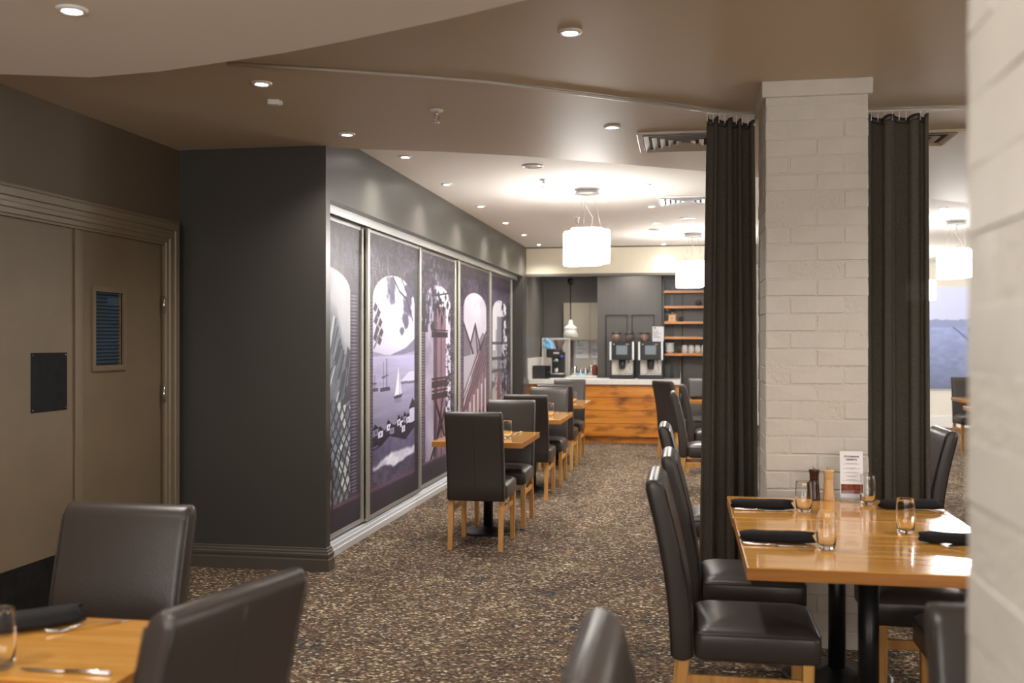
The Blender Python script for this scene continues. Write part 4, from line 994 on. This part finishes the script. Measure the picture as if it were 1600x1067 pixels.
# hanging work lamp above the counter
wl = thing('work_lamp', (-1.70, 14.8, 2.455), 0, 'white enamel bell-shaped lamp on a black cord over the counter', 'hanging lamp')
boxes('ceiling_bracket', [(-.04, .045, -.16, .03, -.018, 0)], black_metal, wl); lathe('mount', [(.04, -.018), (.045, -.07), (.03, -.10), (.012, -.12)], black_metal, wl, 16)
tube('cord', [(0, 0, -.11), (0, 0, -.64)], .0075, black_metal, wl, 8)
lathe('shade', [(.016, -.63), (.03, -.645), (.034, -.70), (.06, -.72), (.092, -.745), (.096, -.765), (.085, -.782), (.092, -.80), (.118, -.885), (.113, -.885), (.085, -.80), (.078, -.78), (.086, -.76), (.05, -.73), (.02, -.70)], white_paint, wl, 32)
# shelves
sh = thing('display_shelf', (.2, 15.64, 0), 0, 'open timber display shelves on dark posts beside the coffee machines', 'shelf unit')
SZ = (1.30, 1.555, 1.79, 2.03, 2.265)
for z in SZ: box('shelf_board', -.53, .62, -.14, .16, z - .02, z + .018, shelf_wood, sh, .003)
box('back_panel', -.56, .655, .2, .22, 0, 2.89 - .01, bar_grey, sh)
for x in (-.56, .625): box('post', x, x + .03, -.12, .2, 0, 2.45, dark_plastic, sh)
box('black_strip', -.45, -.39, .17, .2, .0, 2.45, dark_plastic, sh); box('panel_joint', -.262, -.25, .194, .2, 0, 2.45, void_m, sh)
tube('chrome_leg', [(-.285, -.1, 0), (-.285, -.1, 1.28)], .017, steel, sh, 10)
ZC = 1.319
def cup(x, y, label):
    o = thing('coffee_cup', (x, y, ZC), R(90), label, 'cup', 'white cups upside down on the lowest shelf')
    lathe('body', [(.046, 0), (.046, .06), (.043, .10), (.034, .122), (.026, .126), (.004, .127)], china, o, 22)
    tube('handle', [(.04, 0, .03), (.068, .0, .04), (.066, .0, .075), (.04, 0, .085)], .006, china, o, 6)
for i, l in enumerate(('white upturned cup nearest the stacked bowls on the lowest shelf', 'second white upturned cup from the stacked bowls', 'third white upturned cup from the stacked bowls', 'white upturned cup half cut by the curtain on the lowest shelf')):
    cup(-.02 + .098 * i, 15.58, l)
o = thing('glass_jar', (-.105, 15.60, ZC), 0, 'small glass jar between the bowls and the upturned cups', 'jar'); lathe('body', [(.028, 0), (.03, .09), (.026, .1), (.02, .1), (.02, .01)], smoked, o, 16)
for i in range(4):
    o = lathe('bowl', [(.045, 0), (.066, .03), (.074, .05), (.071, .05), (.06, .028), (.02, .01)], china, None, 26); o.location = (-.25, 15.60, ZC + i * .036)
    tag(o, ('lowest', 'second lowest', 'second highest', 'topmost')[i] + ' white bowl in the stack on the lowest shelf', 'bowl', 'stacked white bowls')
mg = thing('hand_coffee_mill', (-.212, 15.60, 1.809), 0, 'antique wooden hand coffee grinder on the middle shelf', 'coffee grinder')
box('box_body', -.055, .055, -.055, .055, .012, .10, mill_light, mg, .004); box('box_base', -.07, .07, -.07, .07, 0, .014, mill_light, mg, .003); box('box_top', -.066, .066, -.066, .066, .1, .112, mill_light, mg, .003)
lathe('dome', [(.045, .112), (.04, .135), (.02, .155), (.008, .16), (.008, .175)], steel, mg, 18); tube('crank', [(0, 0, .17), (-.05, 0, .178), (-.075, 0, .17)], .005, steel, mg, 6); lathe('crank_knob', [(.008, .17), (.014, .19), (.01, .21), (.002, .212)], mill_light, mg, 12, (-.078, 0)); lathe('drawer_knob', [(.007, 0), (.009, .008), (.002, .012)], steel, mg, 10).matrix_local = Matrix.Translation((0, -.055, .05)) @ Matrix.Rotation(R(90), 4, 'X')
def globe(x, z, r, label):
    o = thing('glass_vase', (x, 15.58, z), 0, label, 'vase')
    lathe('body', [(r * .5, 0), (r * .9, r * .4), (r, r * .9), (r * .85, r * 1.5), (r * .6, r * 1.8), (r * .55, r * 1.8), (r * .8, r * 1.45), (r * .93, r * .9), (r * .4, r * .12)], smoked, o, 22)
globe(-.075, 1.809, .04, 'small round smoked glass vase beside the hand grinder'); globe(.185, 2.049, .048, 'round smoked glass vase alone on the second highest shelf')

# ------------------------------------------------------------------ far room picture
pc = thing('wall_picture', (4.55, 18.37, .66), 0, 'large blue-toned photograph of a quiet quay on the far wall', 'picture')
def quay():
    p = Paint(77); p.fill(np.ones_like(p.u, bool), (214, 220, 236)); p.shade(np.ones_like(p.u, bool), .9 + .12 * p.v)
    p.fill((p.v < .52), (138, 150, 176)); p.shade(p.v < .52, (.62 + .55 * np.clip(p.v / .52, 0, 1)) * (.85 + .3 * p.n(26, 10))); p.fill(p.poly([(.2, .5), (.62, .5), (.9, 0), (.0, 0)]), (168, 180, 204), .35); 
    p.fill((p.v < .56 + .03 * p.n(4, 18)) & (p.v > .5), (150, 160, 184))
    p.fill(p.poly([(.7, .58), (1, .62), (1, .36), (.7, .48)]), (150, 164, 190)); p.fill(p.poly([(.72, .5), (1, .52), (1, .36), (.72, .46)]), (108, 120, 146))
    p.fill((np.abs(p.u - .955) < .018) & (p.v > .56) & (p.v < .78), (120, 128, 150)); p.fill((np.abs(p.u - .10) < .01) & (p.v > .55) & (p.v < .66), (130, 138, 160))
    p.fill(p.line((.52, .5), (1, .25), .008), (90, 106, 140))
    return p.c
box('backing', -.62, .62, .005, .028, 0, 1.80, white_paint, pc)
me = print_mesh(quay(), -.61, .61, .01, 1.79); q = link('picture_print', me, None, pc); q.rotation_euler = (0, 0, R(-90)); q.location = (0, .003, 0); 
q.rotation_euler = (0, 0, R(-90))
